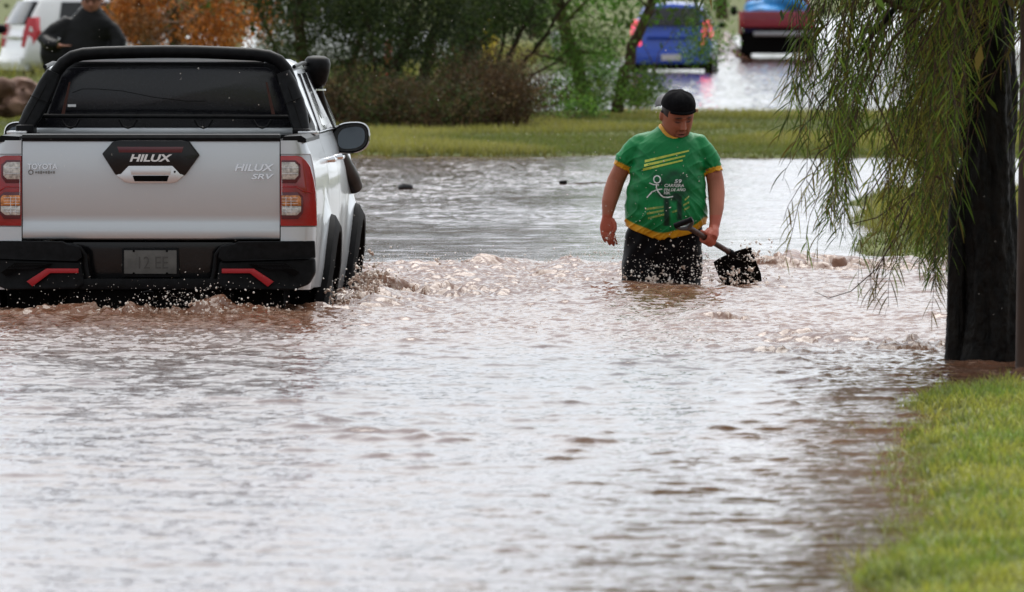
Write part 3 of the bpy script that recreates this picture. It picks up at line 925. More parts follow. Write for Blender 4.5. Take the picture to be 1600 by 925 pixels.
# roll bar
def rb(px, py, y=1.32): return (lx(px, y), y, lz(py, y))
pts = [rb(70, 160), rb(78, 132), rb(88, 112), rb(99, 98.5), rb(113, 89), rb(130, 84.5), rb(160, 82.5), rb(220, 81), rb(262, 80.5), rb(310, 81), rb(360, 83), rb(400, 85), rb(420, 88), rb(436, 95), rb(447, 108), rb(455, 128), rb(462, 155)]
roll = tb(MB().tube(pts, .036, 18), 'roll_bar', M_blk, ang=60)
for sg, P in ((-1, [(84, 112), (62, 160), (43, 197)]), (1, [(443, 112), (462, 160), (474, 203)])):
    rings = []
    for i, ((px, py), w, dy) in enumerate(zip([P[0], ((P[0][0] * .6 + P[1][0] * .4), P[0][1] * .6 + P[1][1] * .4), P[1], ((P[1][0] + P[2][0]) / 2, (P[1][1] + P[2][1]) / 2), P[2]], [.040, .052, .055, .055, .046], [0, -.03, -.07, -.11, -.15])):
        c = Vector(rb(px, py)); d = Vector((P[2][0] - P[0][0], 0, -(P[2][1] - P[0][1]))).normalized()
        a = Vector((d.z, 0, -d.x))
        e = .055
        rings.append([c + a * (w * math.copysign(abs(math.cos(t)) ** .6, math.cos(t))) + Vector((0, dy + e * math.copysign(abs(math.sin(t)) ** .6, math.sin(t)), 0)) for t in np.linspace(0, 2 * math.pi, 17)[:-1]])
    sh = MB().loft(rings).build('roll_bar_cover', M_blk, roll, bevel=0, off=TO, ang=60)
    # seams of the cover
    mb = MB()
    a_, b2 = Vector(rb(*P[0])), Vector(rb(*P[2]))
    mb.tube([a_ + Vector((sg * .008, -.057, -.02)), (a_ + b2) / 2 + Vector((sg * .004, -.128, 0)), b2 + Vector((0, -.206, .02))], .0025, 5)
    c = (a_ + b2) / 2
    mb.tube([c + Vector((-.05, -.122, -.02 * sg)), c + Vector((0, -.130, 0)), c + Vector((.05, -.122, .02 * sg))], .0025, 5)
    mb.build('cover_seam', M_under, sh, off=TO)
    # foot on the bed rail
    c = Vector(rb(*P[2]))
    MB().box(c.x - .05, c.x + .05, c.y - .24, c.y + .02, .955, c.z + .01).build('roll_bar_foot', M_blk, roll, bevel=.01, off=TO)
    MB().box(c.x - .055 + sg * .04, c.x + .055 + sg * .04, c.y - .30, c.y - .1, .955, .972).build('foot_bracket', M_satin, roll, bevel=.004, off=TO)
MB().tube([(lx(64, 1.4), 1.36, lz(181, 1.4)), (lx(200, 1.4), 1.36, lz(181.5, 1.4)), (lx(330, 1.4), 1.36, lz(182, 1.4)), (lx(456, 1.4), 1.36, lz(182.5, 1.4))], .0115, 10).build('cross_bar', M_blk, roll, off=TO)
for px in (110, 200, 318, 410):
    mb = MB()
    mb.tube([rb(px - 14, 187), rb(px - 8, 197), rb(px, 200), rb(px + 8, 197), rb(px + 14, 187)], .006, 6)
    mb.build('cross_bar_clip', M_blk, roll, off=TO)

# mirrors
for sg in (1, -1):
    y = 3.30
    cx, cz = (lx(548, y), lz(215, y)) if sg > 0 else (-lx(548, y), lz(215, y))
    mb = MB()
    ring = lambda yy, a, b, dx=0: [(cx + sg * dx + sg * (a * math.copysign(abs(math.cos(t)) ** .75, math.cos(t))) + 0, yy,
                                  cz + b * math.copysign(abs(math.sin(t)) ** .75, math.sin(t)) + .012 * math.cos(t)) for t in np.linspace(0, 2 * math.pi, 29)[:-1]]
    mb.loft([ring(y - .015, .100, .078), ring(y - .03, .106, .086), ring(y, .113, .092), ring(y + .05, .105, .085), ring(y + .10, .07, .06), ring(y + .115, .03, .03)])
    mir = tb(mb, 'side_mirror', M_blkg, ang=50)
    MB().loft([ring(y - .034, .078, .062, .006), ring(y - .014, .080, .064, .006)]).build('mirror_glass', M_mirror, mir, off=TO)
    MB().tube([(cx - sg * .06, y + .05, cz - .05), (sg * .83, y + .12, cz - .06)], .03, 8).build('mirror_arm', M_blk, mir, off=TO)
    MB().box(cx + sg * .098, cx + sg * .112, y - .01, y + .05, cz - .012, cz + .028).build('mirror_indicator', M_chrome, mir, bevel=.003, off=TO)

# snorkel on the right windscreen pillar
def sk(px, py, y): return (lx(px, y), y, lz(py, y))
sn = MB().tube([sk(492, 128, 3.0), sk(496, 150, 3.05), sk(503, 175, 3.15), sk(513, 202, 3.3), sk(524, 232, 3.55), sk(535, 256, 3.8), sk(546, 276, 4.0), sk(553, 292, 4.1), sk(553, 300, 4.1)],
               [.040, .042, .043, .044, .050, .056, .058, .052, .03], 18)
sno = tb(sn, 'snorkel', M_blk, ang=60)
hc = sk(495, 112, 2.97)
rings = []
for i, (dz, a, b, dx) in enumerate([(-.085, .052, .05, -.008), (-.055, .066, .07, -.006), (.0, .074, .085, 0), (.045, .077, .09, .004), (.072, .070, .08, .004), (.088, .05, .055, 0), (.093, .02, .02, 0)]):
    rings.append([(hc[0] + dx + a * math.copysign(abs(math.cos(t)) ** .7, math.cos(t)), hc[1] + b * math.copysign(abs(math.sin(t)) ** .7, math.sin(t)), hc[2] + dz) for t in np.linspace(0, 2 * math.pi, 29)[:-1]])
MB().loft(rings).build('snorkel_head', M_blk, sno, off=TO, ang=60)
MB().tube([(hc[0] - .002, hc[1], hc[2] - .098), (hc[0] - .002, hc[1], hc[2] - .108)], .055, 20).build('clamp', M_chrome, sno, off=TO)
# ------------------------------------------------------------------ people
M_skin = mat('skin', (.36, .16, .10), .48, spec=.22, attr='tint', bump=.0006, bscale=90)
def smooth_noise(P, f, seed):
    r = np.random.default_rng(seed); out = np.zeros(len(P))
    for i in range(6):
        d = r.normal(size=3); d /= np.linalg.norm(d)
        out += np.sin(P @ d * f * r.uniform(.7, 1.5) + r.uniform(0, 6))
    return out / 6

def head_parts(Mx, sc=1.0, ears=True):
    mb = MB()
    mb.ell([(0, -.046, -.130, .020, .018), (0, -.042, -.122, .040, .036), (0, -.032, -.104, .060, .060), (0, -.020, -.08, .074, .078), (0, -.010, -.05, .083, .090), (0, -.003, -.02, .086, .097), (0, 0, .01, .087, .100),
            (0, .003, .04, .087, .102), (0, .006, .075, .080, .097), (0, .007, .105, .060, .074), (0, .007, .122, .024, .03)], 36, 2.15)
    mb.tube([(0, -.090, .010), (0, -.102, -.012), (0, -.111, -.030)], [.012, .016, .018], 10)
    for sg in (1, -1):
        if ears: mb.ball((sg * .089, .014, -.010), .03, 12, 8, (.36, .60, 1.08))
    mb.xf(Mx @ Matrix.Scale(sc, 4))
    return mb

def sculpt_face(P, Mx, sc):
    """press the features into the front of the head (positions in the head's own frame)"""
    F_ = Mx @ Matrix.Scale(sc, 4)
    inv = np.array(F_.inverted()); fwd = np.array(F_)
    Q = P @ inv[:3, :3].T + inv[:3, 3]
    x, y, z = Q[:, 0], Q[:, 1], Q[:, 2]
    front = smoothstep(-.02, -.06, y) * (z > -.14) * (z < .12) * (np.abs(x) < .1) * (y > -.16)
    g = lambda cx, cz, sx, sz: np.exp(-((x - cx) / sx) ** 2 - ((z - cz) / sz) ** 2)
    d = np.zeros(len(P))
    d += .007 * g(0, .008, .010, .020) + .010 * g(0, -.026, .011, .012) + .003 * g(0, .032, .030, .008)
    d -= .004 * g(0, -.046, .016, .007)
    for sg in (1, -1):
        d += .008 * g(sg * .015, -.033, .007, .007)
        d += .008 * g(sg * .030, .028, .022, .008)
        d -= .014 * g(sg * .031, .008, .015, .009)
        d += .006 * g(sg * .032, .004, .011, .006)
        d += .005 * g(sg * .046, -.022, .020, .016)
        d -= .004 * np.exp(-(((x - sg * (.026 - (z + .05) * .45)) / .006) ** 2)) * np.exp(-((z + .052) / .018) ** 2)
    d += .007 * g(0, -.060, .020, .0055) + .008 * g(0, -.080, .018, .006) - .009 * g(0, -.070, .017, .0042)
    d += .008 * g(0, -.112, .020, .013) - .004 * g(0, -.094, .02, .006)
    Q[:, 1] -= d * front
    return (Q @ fwd[:3, :3].T + fwd[:3, 3]).astype(np.float32)

def tint_head(P, C, Mx, sc, rng_seed=1, stubble=1.0):
    """face colours: brows, lids, lips, stubble, hair, and shade painted under the brows"""
    inv = np.array((Mx @ Matrix.Scale(sc, 4)).inverted())
    Q = P @ inv[:3, :3].T + inv[:3, 3]
    x, y, z = Q.T
    inh = (np.abs(x) < .12) & (np.abs(y) < .15) & (z > -.16) & (z < .15)
    front = inh & (y < -.045)
    def blend(mask, col, a):
        m = (mask * a)[:, None]; C[:] = C * (1 - m) + np.array(col) * m
    nz_ = .7 + .5 * smooth_noise(Q, 300, rng_seed)
    st = front * (1.0 * np.exp(-((z + .108) / .020) ** 2 - (x / .034) ** 2) + .95 * np.exp(-((z + .050) / .007) ** 2 - (x / .030) ** 2) + .6 * np.exp(-(((np.abs(x) - .031) / .007) ** 2)) * np.exp(-((z + .070) / .02) ** 2)) + inh * .45 * smoothstep(-.05, -.075, z) * (y < .02)
    blend(np.clip(st, 0, 1), (.030, .014, .011), .75 * stubble * np.clip(nz_, .4, 1))
    lip = front * np.exp(-((x / .020) ** 2)) * (.8 * np.exp(-((z + .061) / .0045) ** 2) + np.exp(-((z + .080) / .006) ** 2))
    blend(np.clip(lip, 0, 1), (.36, .13, .11), .85)
    blend(front * np.exp(-((x / .019) ** 4) - ((z + .070) / .0055) ** 2), (.015, .005, .005), 1.0)
    blend(front * np.exp(-((x / .011) ** 4) - ((z + .0665) / .0022) ** 2), (.5, .42, .38), .6)
    blend(front * (np.exp(-((x - .012) / .005) ** 2 - ((z + .042) / .004) ** 2) + np.exp(-((x + .012) / .005) ** 2 - ((z + .042) / .004) ** 2)), (.04, .012, .01), .9)
    for sg in (1, -1):
        ax_ = np.abs(x) - .032
        m_s = (x * sg > 0)
        blend(front * m_s * np.exp(-((ax_ / .020) ** 4) - ((z - .031 + .12 * ax_ + 6 * ax_ ** 2) / .0052) ** 2), (.010, .006, .005), 1.0)
        blend(front * m_s * np.exp(-((ax_ / .016) ** 4) - ((z - .001 + 9 * ax_ ** 2 * -1) / .0035) ** 2), (.008, .004, .004), 1.0)
        blend(front * m_s * np.exp(-((ax_ / .020) ** 2) - ((z - .014) / .010) ** 2), (.10, .036, .026), .7)  # shadow of the brow ridge, painted into the eye sockets
        blend(front * m_s * np.exp(-((ax_ / .016) ** 2) - ((z + .010) / .004) ** 2), (.12, .045, .03), .4)
    hair = inh * ((z > .050) | ((y > .03) & (z > -.06)) | ((np.abs(x) > .072) & (z > .012) & (y > -.05) ))
    blend(hair.astype(float), (.01, .008, .008), .97)
    return C

# ---- the man wading with the shovel.  local frame: z = 0 at the water line, -y towards the camera
MX, MY = .936, 65.3
man = thing('person', (MX, MY, -.45), 0, 'person in green and yellow running shirt and backward black cap wading with a shovel', 'person')
MO = (0, 0, .45)
def mx_(px): return (px - 1046) / 263
def mz_(py): return 1.6935 - py / 263
HM = Matrix.Translation((.046, -.075, 1.018)) @ Matrix.Rotation(R(20), 4, 'Z') @ Matrix.Rotation(R(-4), 4, 'Y') @ Matrix.Rotation(R(31), 4, 'X')
HS = 1.10
HM = HM @ Matrix.Diagonal((.97, .98, 1.05, 1))
TORSO = [(.008, .00, .945, .058, .055), (.006, .00, .925, .078, .068), (.002, .0, .905, .110, .080), (.0, .0, .880, .145, .095), (-.002, -.005, .845, .178, .112), (-.005, -.01, .78, .198, .128), (-.010, -.02, .70, .205, .142), (-.016, -.03, .61, .212, .160),
         (-.020, -.032, .50, .226, .165), (-.022, -.036, .42, .230, .170), (-.024, -.03, .35, .228, .166), (-.03, -.02, .28, .212, .155), (-.035, -.005, .18, .20, .145), (-.035, 0, .12, .15, .12)]
mb = MB().ell([(cx, cy, z, a * (.90 if z < .45 else 1), b_ * (.84 if z < .45 else 1)) for cx, cy, z, a, b_ in TORSO], 36, 2.25)
hd = head_parts(HM, HS); mb.add(hd.v, hd.f)
mb.tube([(.0, .02, .84), (.012, -.005, .91), (.035, -.045, .965)], [.085, .070, .066], 20)
# arms
aL = [(-.14, .0, .81), (-.20, .0, .785), (-.250, .003, .735), (-.287, .005, .685), (-.318, .01, .62), (-.338, .0, .56), (-.358, -.02, .49), (-.367, -.035, .425), (-.370, -.038, .405)]
mb.tube(aL, [.060, .058, .055, .051, .052, .052, .046, .034, .031], 18)
aR = [(.13, .0, .81), (.19, .0, .78), (.237, -.002, .725), (.262, -.005, .67), (.274, -.015, .61), (.279, -.045, .545), (.278, -.10, .46), (.268, -.155, .375), (.262, -.175, .345)]
mb.tube(aR, [.060, .058, .055, .051, .051, .051, .044, .033, .031], 18)
# right hand hanging open, fingers a little curled
mb.loft([[(-.370 + a * math.cos(t), -.040 + b * math.sin(t) - dy, z) for t in np.linspace(0, 2 * math.pi, 17)[:-1]] for (z, a, b, dy) in
         [(.41, .030, .026, 0), (.385, .036, .024, .002), (.36, .043, .022, .004), (.335, .045, .020, .006), (.318, .040, .016, .008)]])
for i, (dx, L_) in enumerate([(-.033, .060), (-.011, .074), (.011, .078), (.032, .070)]):
    x0 = -.370 + dx
    k = L_ / .074
    mb.tube([(x0, -.044, .335), (x0 + .004, -.055, .305), (x0 + .012 * k, -.055, .335 - .062 * k), (x0 + .022 * k, -.042, .335 - .085 * k), (x0 + .028 * k, -.026, .335 - .098 * k)], [.0105, .0105, .0095, .0088, .006], 10)
mb.tube([(-.342, -.045, .392), (-.325, -.062, .365), (-.322, -.072, .335), (-.330, -.074, .312)], [.014, .013, .011, .007], 10)
# left hand closed round the shovel shaft
G0 = Vector((mx_(1072), -.40, mz_(352))); G1 = Vector((mx_(1138), -.05, mz_(393)))
ax = (G1 - G0).normalized()
Hc = G0 + (G1 - G0) * .50
vdn = Vector((0, 0, -1)); vdn = (vdn - ax * vdn.dot(ax)).normalized()
side = ax.cross(vdn).normalized()
if side.x < 0: side = -side
# palm lies on the right/back side of the shaft
wr = Vector((.262, -.175, .345))
for k in range(4):
    q = Hc + ax * (.033 - k * .022)
    start = q + side * .030 - vdn * .012
    mb.tube([wr * .35 + start * .65, start], [.020, .013], 10)
    fp = []
    for t in np.linspace(R(25), R(-235), 9):
        rr_ = .029 if t > R(-160) else .026
        fp.append(q + side * (math.cos(t) * rr_) - vdn * (math.sin(t) * rr_))
    mb.tube(fp, [.0112, .0115, .011, .0105, .010, .010, .0095, .009, .007], 10)
mb.tube([wr, (wr + Hc + side * .03) / 2, Hc + side * .032 - vdn * .005], [.030, .036, .030], 14)
mb.tube([wr + (Hc - wr) * .3 - ax * .03, Hc - ax * .055 - vdn * .018 + side * .01, Hc - ax * .06 - vdn * .028 - side * .012, Hc - ax * .045 - vdn * .02 - side * .030], [.015, .0135, .012, .008], 10)
# legs and feet under the water
for sg, dx, dy in ((-1, -.135, -.08), (1, .085, .06)):
    mb.tube([(dx, 0, .20), (dx * 1.1, dy * .5, .02), (dx * 1.12, dy * .7 - .01, -.12), (dx * 1.12, dy + .01, -.30), (dx * 1.1, dy + .02, -.40)], [.10, .082, .060, .056, .040], 16)
    mb.tube([(dx * 1.1, dy + .05, -.415), (dx * 1.12, dy - .05, -.42), (dx * 1.15, dy - .15, -.43)], [.036, .042, .028], 12, ry=.6)
me = remesh(mb, 'person_body', .0042, 2, .5)
P = co_of(me)
P = sculpt_face(P, HM, HS)
C = np.tile(np.array([.33, .118, .072]), (len(P), 1)) * (1 + .16 * smooth_noise(P, 25, 3) + .10 * smooth_noise(P, 90, 4))[:, None]
hands = ((P[:, 2] < .42) & (P[:, 2] > .2))
C[hands] *= np.array([1.15, .82, .85])
C = tint_head(P, C, HM, HS, 2)
P2 = P + np.array(MO, np.float32)
me.vertices.foreach_set('co', P2.ravel()); me.update()
col_attr(me, 'tint', np.clip(C, 0, 1))
body = link('body', me, M_skin, man)

# shirt
mb = MB().ell([(cx, cy, z, a + .016, b + .016) for cx, cy, z, a, b in TORSO if z > .2] + [] , 40, 2.3)
SL = [[(-.10, .0, .852), (-.175, .0, .825), (-.225, .0, .785), (-.258, .0, .745), (-.286, .004, .69)], [(.09, .0, .85), (.165, .0, .822), (.216, .0, .775), (.246, -.0, .73), (.266, -.006, .66)]]
for s_ in SL: mb.tube(s_, [.068, .074, .070, .064, .057], 22)
me = remesh(mb, 'shirt', .006, 6, .5)
P = co_of(me)
N = np.empty(len(P) * 3, np.float32); me.vertices.foreach_get('normal', N); N = N.reshape(-1, 3)
# folds pulled from the armpits and hanging round the belly
def wet_folds(P):
    # clinging wet cloth: sharp ridges with broad hollows, upright near the hem, slanting on the chest
    x, y, z = P.T
    w1 = x + .25 * np.sin(z * 9 + 1) * .3 + .35 * (z - .6) * np.sign(x)
    n1 = np.sin(w1 * 52 + 2.2 * np.sin(z * 11 + x * 6)) * np.sin(w1 * 23 + 1.3 + y * 10)
    n2 = np.sin((x * .8 - z * .7) * 60 + 2 * np.sin(x * 17)) * np.sin((x + z) * 19 + .6)
    r1 = 1 - np.abs(n1); r2 = 1 - np.abs(n2)
    lo = np.clip((.62 - z) / .25, .15, 1); hi = np.exp(-((z - .70) / .14) ** 2)
    return 1.35 * (.0075 * (r1 ** 4 - .3) * lo + .0055 * (r2 ** 4 - .3) * hi * np.clip(np.abs(x) * 6, .25, 1) + .003 * np.exp(-((np.abs(x) - .19) / .03) ** 2) * np.sin(z * 75 + 20 * x))
def fold(P, ox, oz, f, ph, wr_): 
    a = np.arctan2(P[:, 2] - oz, P[:, 0] - ox); r_ = np.hypot(P[:, 2] - oz, P[:, 0] - ox)
    return np.sin(a * f + ph + r_ * 9) * np.exp(-(r_ / wr_) ** 2)
D = .0022 * fold(P, -.27, .70, 9, 0, .22) + .0028 * fold(P, .27, .68, 9, 1, .24) + wet_folds(P) + .004 * np.sin(P[:, 2] * 60 + 8 * P[:, 0] + 3 * np.sin(P[:, 0] * 14)) * np.exp(-((P[:, 2] - .62) / .12) ** 2) * (np.abs(P[:, 0]) > .10)
D += .006 * np.sin(P[:, 0] * 48 + 2 * np.sin(P[:, 2] * 16)) * np.clip((.42 - P[:, 2]) / .12, 0, 1) + .003 * smooth_noise(P, 40, 8)
P = P + N * D[:, None].astype(np.float32)
hem = lambda x: .275 + .085 * np.clip(np.abs(x + .03) / .23, 0, 1) ** 2.2 + .006 * np.sin(x * 30)
cutz = hem(P[:, 0])
shirt_top = BVHTree.FromPolygons([tuple(q) for q in P], [tuple(p.vertices) for p in me.polygons])
bm = bmesh.new()
me.vertices.foreach_set('co', P.ravel()); bm.from_mesh(me)
bm.verts.ensure_lookup_table()
TZ = np.array([t[2] for t in TORSO[::-1]]); TT = np.array(TORSO[::-1])
def off_torso(P):
    cx, cy, a_, b_ = [np.interp(P[:, 2], TZ, TT[:, i]) for i in (0, 1, 3, 4)]
    return ((P[:, 0] - cx) / (a_ + .024)) ** 2 + ((P[:, 1] - cy) / (b_ + .024)) ** 2 > 1
def along(P, c, d):
    d = np.array(d) / np.linalg.norm(d); q = P - np.array(c); s_ = q @ d
    return s_, np.linalg.norm(q - s_[:, None] * d, axis=1)
OT = off_torso(P)
sl, rl = along(P, (-.284, .004, .694), (-.028, .004, -.055)); sr2, rr2 = along(P, (.2645, -.006, .666), (.020, -.006, -.07))
cutL = OT & (sl > 0) & (rl < .085); cutR = OT & (sr2 > 0) & (rr2 < .085)
def keepv(i):
    x, y, z = P[i]
    if z < .45 and z < cutz[i]: return False
    ca = Vector((-.288, .004, .695)); 
    if cutL[i] or cutR[i]: return False
    if (x - .018) ** 2 / .074 ** 2 + (y + .022) ** 2 / .080 ** 2 < 1 and z > .82: return False
    return True
dele = [v for v in bm.verts if not keepv(v.index)]
bmesh.ops.delete(bm, geom=dele, context='VERTS')
for v in bm.verts:
    if v.is_boundary:
        if v.co.z < .5: v.co.z = float(hem(v.co.x))
bm.to_mesh(me); bm.free()
P = co_of(me)
OT = off_torso(P)
sl, rl = along(P, (-.284, .004, .694), (-.028, .004, -.055)); sr2, rr2 = along(P, (.2645, -.006, .666), (.020, -.006, -.07))
g1 = np.array([.003, .17, .045]); yel = np.array([.62, .30, .015])
C = np.tile(g1, (len(P), 1)) * (1 + .22 * smooth_noise(P, 22, 5))[:, None]
tr = np.clip((hem(P[:, 0]) + .046 - P[:, 2]) / .006, 0, 1) * (P[:, 2] < .5)
cl = (sl > -.030) * (rl < .075) * (OT | (sl > -.012))*1.0
crr = (sr2 > -.030) * (rr2 < .075) * (OT | (sr2 > -.012)) * 1.0
m = np.clip(np.maximum(np.maximum(tr, cl), crr), 0, 1)[:, None]
# faded dark printed artwork in the middle of the chest
fx, fz = P[:, 0], P[:, 2]; front = (P[:, 1] < 0)
pr = np.exp(-((fx - .01) / .115) ** 4 - ((fz - .60) / .085) ** 4) * (.75 + .9 * smooth_noise(P * np.array([1, 0, 1.6]), 60, 12))
leg1 = np.exp(-((fx - mx_(1041)) / .020) ** 4) * (fz > mz_(352)) * (fz < mz_(310)); leg2 = np.exp(-((fx - mx_(1061)) / .018) ** 4) * (fz > mz_(343)) * (fz < mz_(305))
tor = np.exp(-((fx - mx_(1056)) / .036) ** 4 - ((fz - mz_(306)) / .032) ** 4)
dk = np.clip(np.maximum(pr * .9, .95 * np.maximum(np.maximum(leg1, leg2), tor)), 0, .94) * front
C = C * (1 - dk[:, None]) + np.array([.006, .018, .014]) * dk[:, None]
C = C * (1 - m) + yel * m * (1 + .15 * smooth_noise(P, 50, 6))[:, None]
P2 = P + np.array(MO, np.float32); me.vertices.foreach_set('co', P2.ravel()); me.update()
col_attr(me, 'tint', np.clip(C, 0, 1))
M_shirt = mat('wet_shirt', (.01, .2, .06), .42, attr='tint', bump=.006, bscale=9, stretch=(1, 1, .5), detail=6, spec=.22)
shirt = link('shirt', me, M_shirt, body)
sol = shirt.modifiers.new('thick', 'SOLIDIFY'); sol.thickness = .003; sol.offset = -1
M_yel = mat('yellow_trim', (.62, .30, .015), .55, var=.2, vscale=30, bump=.001, bscale=60)
# collar
cp = []
for t in np.linspace(0, 2 * math.pi, 33):
    x = .018 + .076 * math.cos(t); y = -.022 + .082 * math.sin(t)
    hit = shirt_top.ray_cast(Vector((.018 + (x - .018) * 1.04, -.022 + (y + .022) * 1.04, 1.2)), Vector((0, 0, -1)))
    z = (hit[0].z if hit[0] else .90) + .004
    cp.append((x, y, z))
rings = []
for i, (x, y, z) in enumerate(cp[:-1]):
    c = Vector((x, y, z)); o = Vector((x - .018, (y + .012), 0)).normalized()
    rings.append([c + o * .012 + Vector((0, 0, -.016)), c + o * .004 + Vector((0, 0, .004)), c - o * .004 + Vector((0, 0, .010)), c - o * .004 + Vector((0, 0, -.008))])
n4 = len(rings); vs = [p for r_ in rings for p in r_]
fs = [(i * 4 + k, i * 4 + (k + 1) % 4, ((i + 1) % n4) * 4 + (k + 1) % 4, ((i + 1) % n4) * 4 + k) for i in range(n4) for k in range(4)]
MB().add(vs, fs).build('collar', M_yel, shirt, off=MO, ang=80)
# printed lettering and stripes laid on the cloth
bvh = BVHTree.FromPolygons([tuple(v.co) for v in me.vertices], [tuple(p.vertices) for p in me.polygons])
def decal(mb_or_me, name, m, lift=.0022):
    if isinstance(mb_or_me, MB):
        dm = bpy.data.meshes.new(name); dm.from_pydata(mb_or_me.v, [], mb_or_me.f)
    else: dm = mb_or_me
    bm = bmesh.new(); bm.from_mesh(dm)
    for _ in range(3):
        es = [e for e in bm.edges if e.calc_length() > .012]
        if not es: break
        bmesh.ops.subdivide_edges(bm, edges=es, cuts=1)
    for v in bm.verts:
        hit = bvh.ray_cast(Vector((v.co.x, -2, v.co.z)), Vector((0, 1, 0)))
        if hit[0] is not None: v.co = hit[0] + Vector((0, -lift, 0)) 
    bm.to_mesh(dm); bm.free()
    return link(name, dm, m, shirt)
M_print = mat('shirt_print_white', (.62, .66, .64), .5, var=.25, vscale=90)
M_lime = mat('shirt_print_lime', (.52, .55, .07), .5, col2=(.36, .47, .05), vscale=40)
M_limed = mat('shirt_print_dark_lime', (.30, .36, .06), .55, col2=(.10, .22, .05), vscale=45)
def pp(px, py): return (mx_(px), 0, mz_(py) + MO[2])
def stripe(a, b, w, m, nm='printed_stripe', taper=1.0):
    ax_, ay_ = a; bx_, by_ = b; n_ = 14; vs = []
    for i in range(n_ + 1):
        t = i / n_
        x = ax_ + (bx_ - ax_) * t; y = ay_ + (by_ - ay_) * t; ww = w * (1 - (1 - taper) * t)
        vs += [pp(x, y - ww / 2), pp(x, y + ww / 2)]
    decal(MB().add(vs, [(2 * i, 2 * i + 1, 2 * i + 3, 2 * i + 2) for i in range(n_)]), nm, m)
for a, b in (((1007, 251.5), (1076, 235)), ((1006, 258), (1070, 243)), ((1004, 264.5), (1066, 250))): stripe(a, b, 4.0, M_lime, taper=.6)
for a, b in (((1008, 326), (1036, 322)), ((1010, 333), (1036, 328)), ((1012, 340), (1037, 334)), ((1069, 312), (1076, 306)), ((1067, 320), (1076, 315)), ((1068, 327), (1077, 322)), ((1050, 330), (1057, 328))): stripe(a, b, 3.2, M_limed)
def line(pts, w, m):
    vs = []; n_ = len(pts)
    for i in range(n_):
        a = pts[max(i - 1, 0)]; b = pts[min(i + 1, n_ - 1)]
        dx, dy = b[0] - a[0], b[1] - a[1]; L_ = math.hypot(dx, dy) or 1
        nx, ny = -dy / L_ * w / 2, dx / L_ * w / 2
        vs += [pp(pts[i][0] + nx, pts[i][1] + ny), pp(pts[i][0] - nx, pts[i][1] - ny)]
    decal(MB().add(vs, [(2 * i, 2 * i + 1, 2 * i + 3, 2 * i + 2) for i in range(n_ - 1)]), 'printed_runner', m)
line([(1026 + 5.2 * math.cos(t), 279.5 + 5.6 * math.sin(t)) for t in np.linspace(0, 2 * math.pi, 21)], 1.9, M_print)
line([(1014, 285), (1020, 287.5), (1029, 288)], 1.6, M_print)
line([(1025, 288), (1025, 293), (1028, 299), (1032, 304), (1036, 307), (1043, 307.5), (1051, 306)], 2.0, M_print)
line([(1034, 294.5), (1026, 295.5), (1018, 299), (1010, 308)], 2.0, M_print)
def shirt_text(txt, px0, px1, pyc, hpx):
    me_ = text_mesh(txt, 1, 0, .18, .02)
    c = co_of(me_); w = np.ptp(c[:, 0]); h_ = np.ptp(c[:, 2])
    c[:, 0] = (c[:, 0] - c[:, 0].min()) / w * (px1 - px0) / 263 + mx_(px0)
    c[:, 2] = (c[:, 2] - c[:, 2].min()) / h_ * hpx / 263 + mz_(pyc) - hpx / 526 + MO[2]
    me_.vertices.foreach_set('co', c.ravel()); me_.update()
    decal(me_, 'printed_lettering', M_print)
shirt_text('59', 1053, 1064.5, 282.5, 6)
shirt_text('CARRERA', 1037.5, 1068, 289, 5)
shirt_text('FIN DE AÑO', 1036.5, 1070.5, 295.2, 5.4)
shirt_text('10K', 1036.5, 1047, 300.5, 4.6)

# cap worn back to front
mb = MB(); rings = []
for i in range(13):
    ph = i / 12 * math.pi / 2
    rings.append([(.0945 * math.cos(ph) ** .85 * math.cos(t), .004 + .112 * math.cos(ph) ** .85 * math.sin(t), .050 - .020 * math.sin(t) * math.cos(ph) + (.083 + .006 * math.cos(6 * t) * math.cos(ph)) * math.sin(ph)) for t in np.linspace(0, 2 * math.pi, 37)[:-1]])
mb.loft(rings)
mb.xf(HM @ Matrix.Scale(HS, 4))
M_cap = mat('black_cap', (.005, .005, .006), .98, var=.3, vscale=60, bump=.0008, bscale=300, spec=.1)
cap = mb.build('cap', M_cap, body, off=MO, ang=70)
mb = MB(); rings = []
for i in range(9):
    a = R(-52 + 104 * i / 8)
    rows_ = []
    for (r_, zz) in ((.100, .030), (.135, .026), (.170, .010), (.170, .004), (.135, .019), (.100, .022)):
        e = r_ if r_ < .11 else .10 + (r_ - .10) * math.cos(a * 1.2)
        rows_.append((math.sin(a) * e * .93, .006 + math.cos(a) * e * 1.06, zz + .008 - .030 * math.sin(a) ** 2))
    rings.append(rows_)
mb.loft(rings).xf(HM @ Matrix.Scale(HS, 4)).build('cap_brim', mat('grey_brim', (.035, .035, .04), .6), cap, off=MO, ang=60)
mb = MB().tube([(.0965 * math.sin(a), .002 - .115 * math.cos(a), .043 + .022 * math.cos(a)) for a in np.linspace(R(-50), R(50), 14)], .008, 8)
mb.xf(HM @ Matrix.Scale(HS, 4)).build('cap_strap', M_cap, cap, off=MO)
mb = MB(); a0 = R(44)
mb.box(.068, .080, -.092, -.080, .055, .074)
mb.xf(HM @ Matrix.Scale(HS, 4)).build('strap_buckle', mat('tan_tag', (.35, .22, .12), .5), cap, bevel=.002, off=MO)

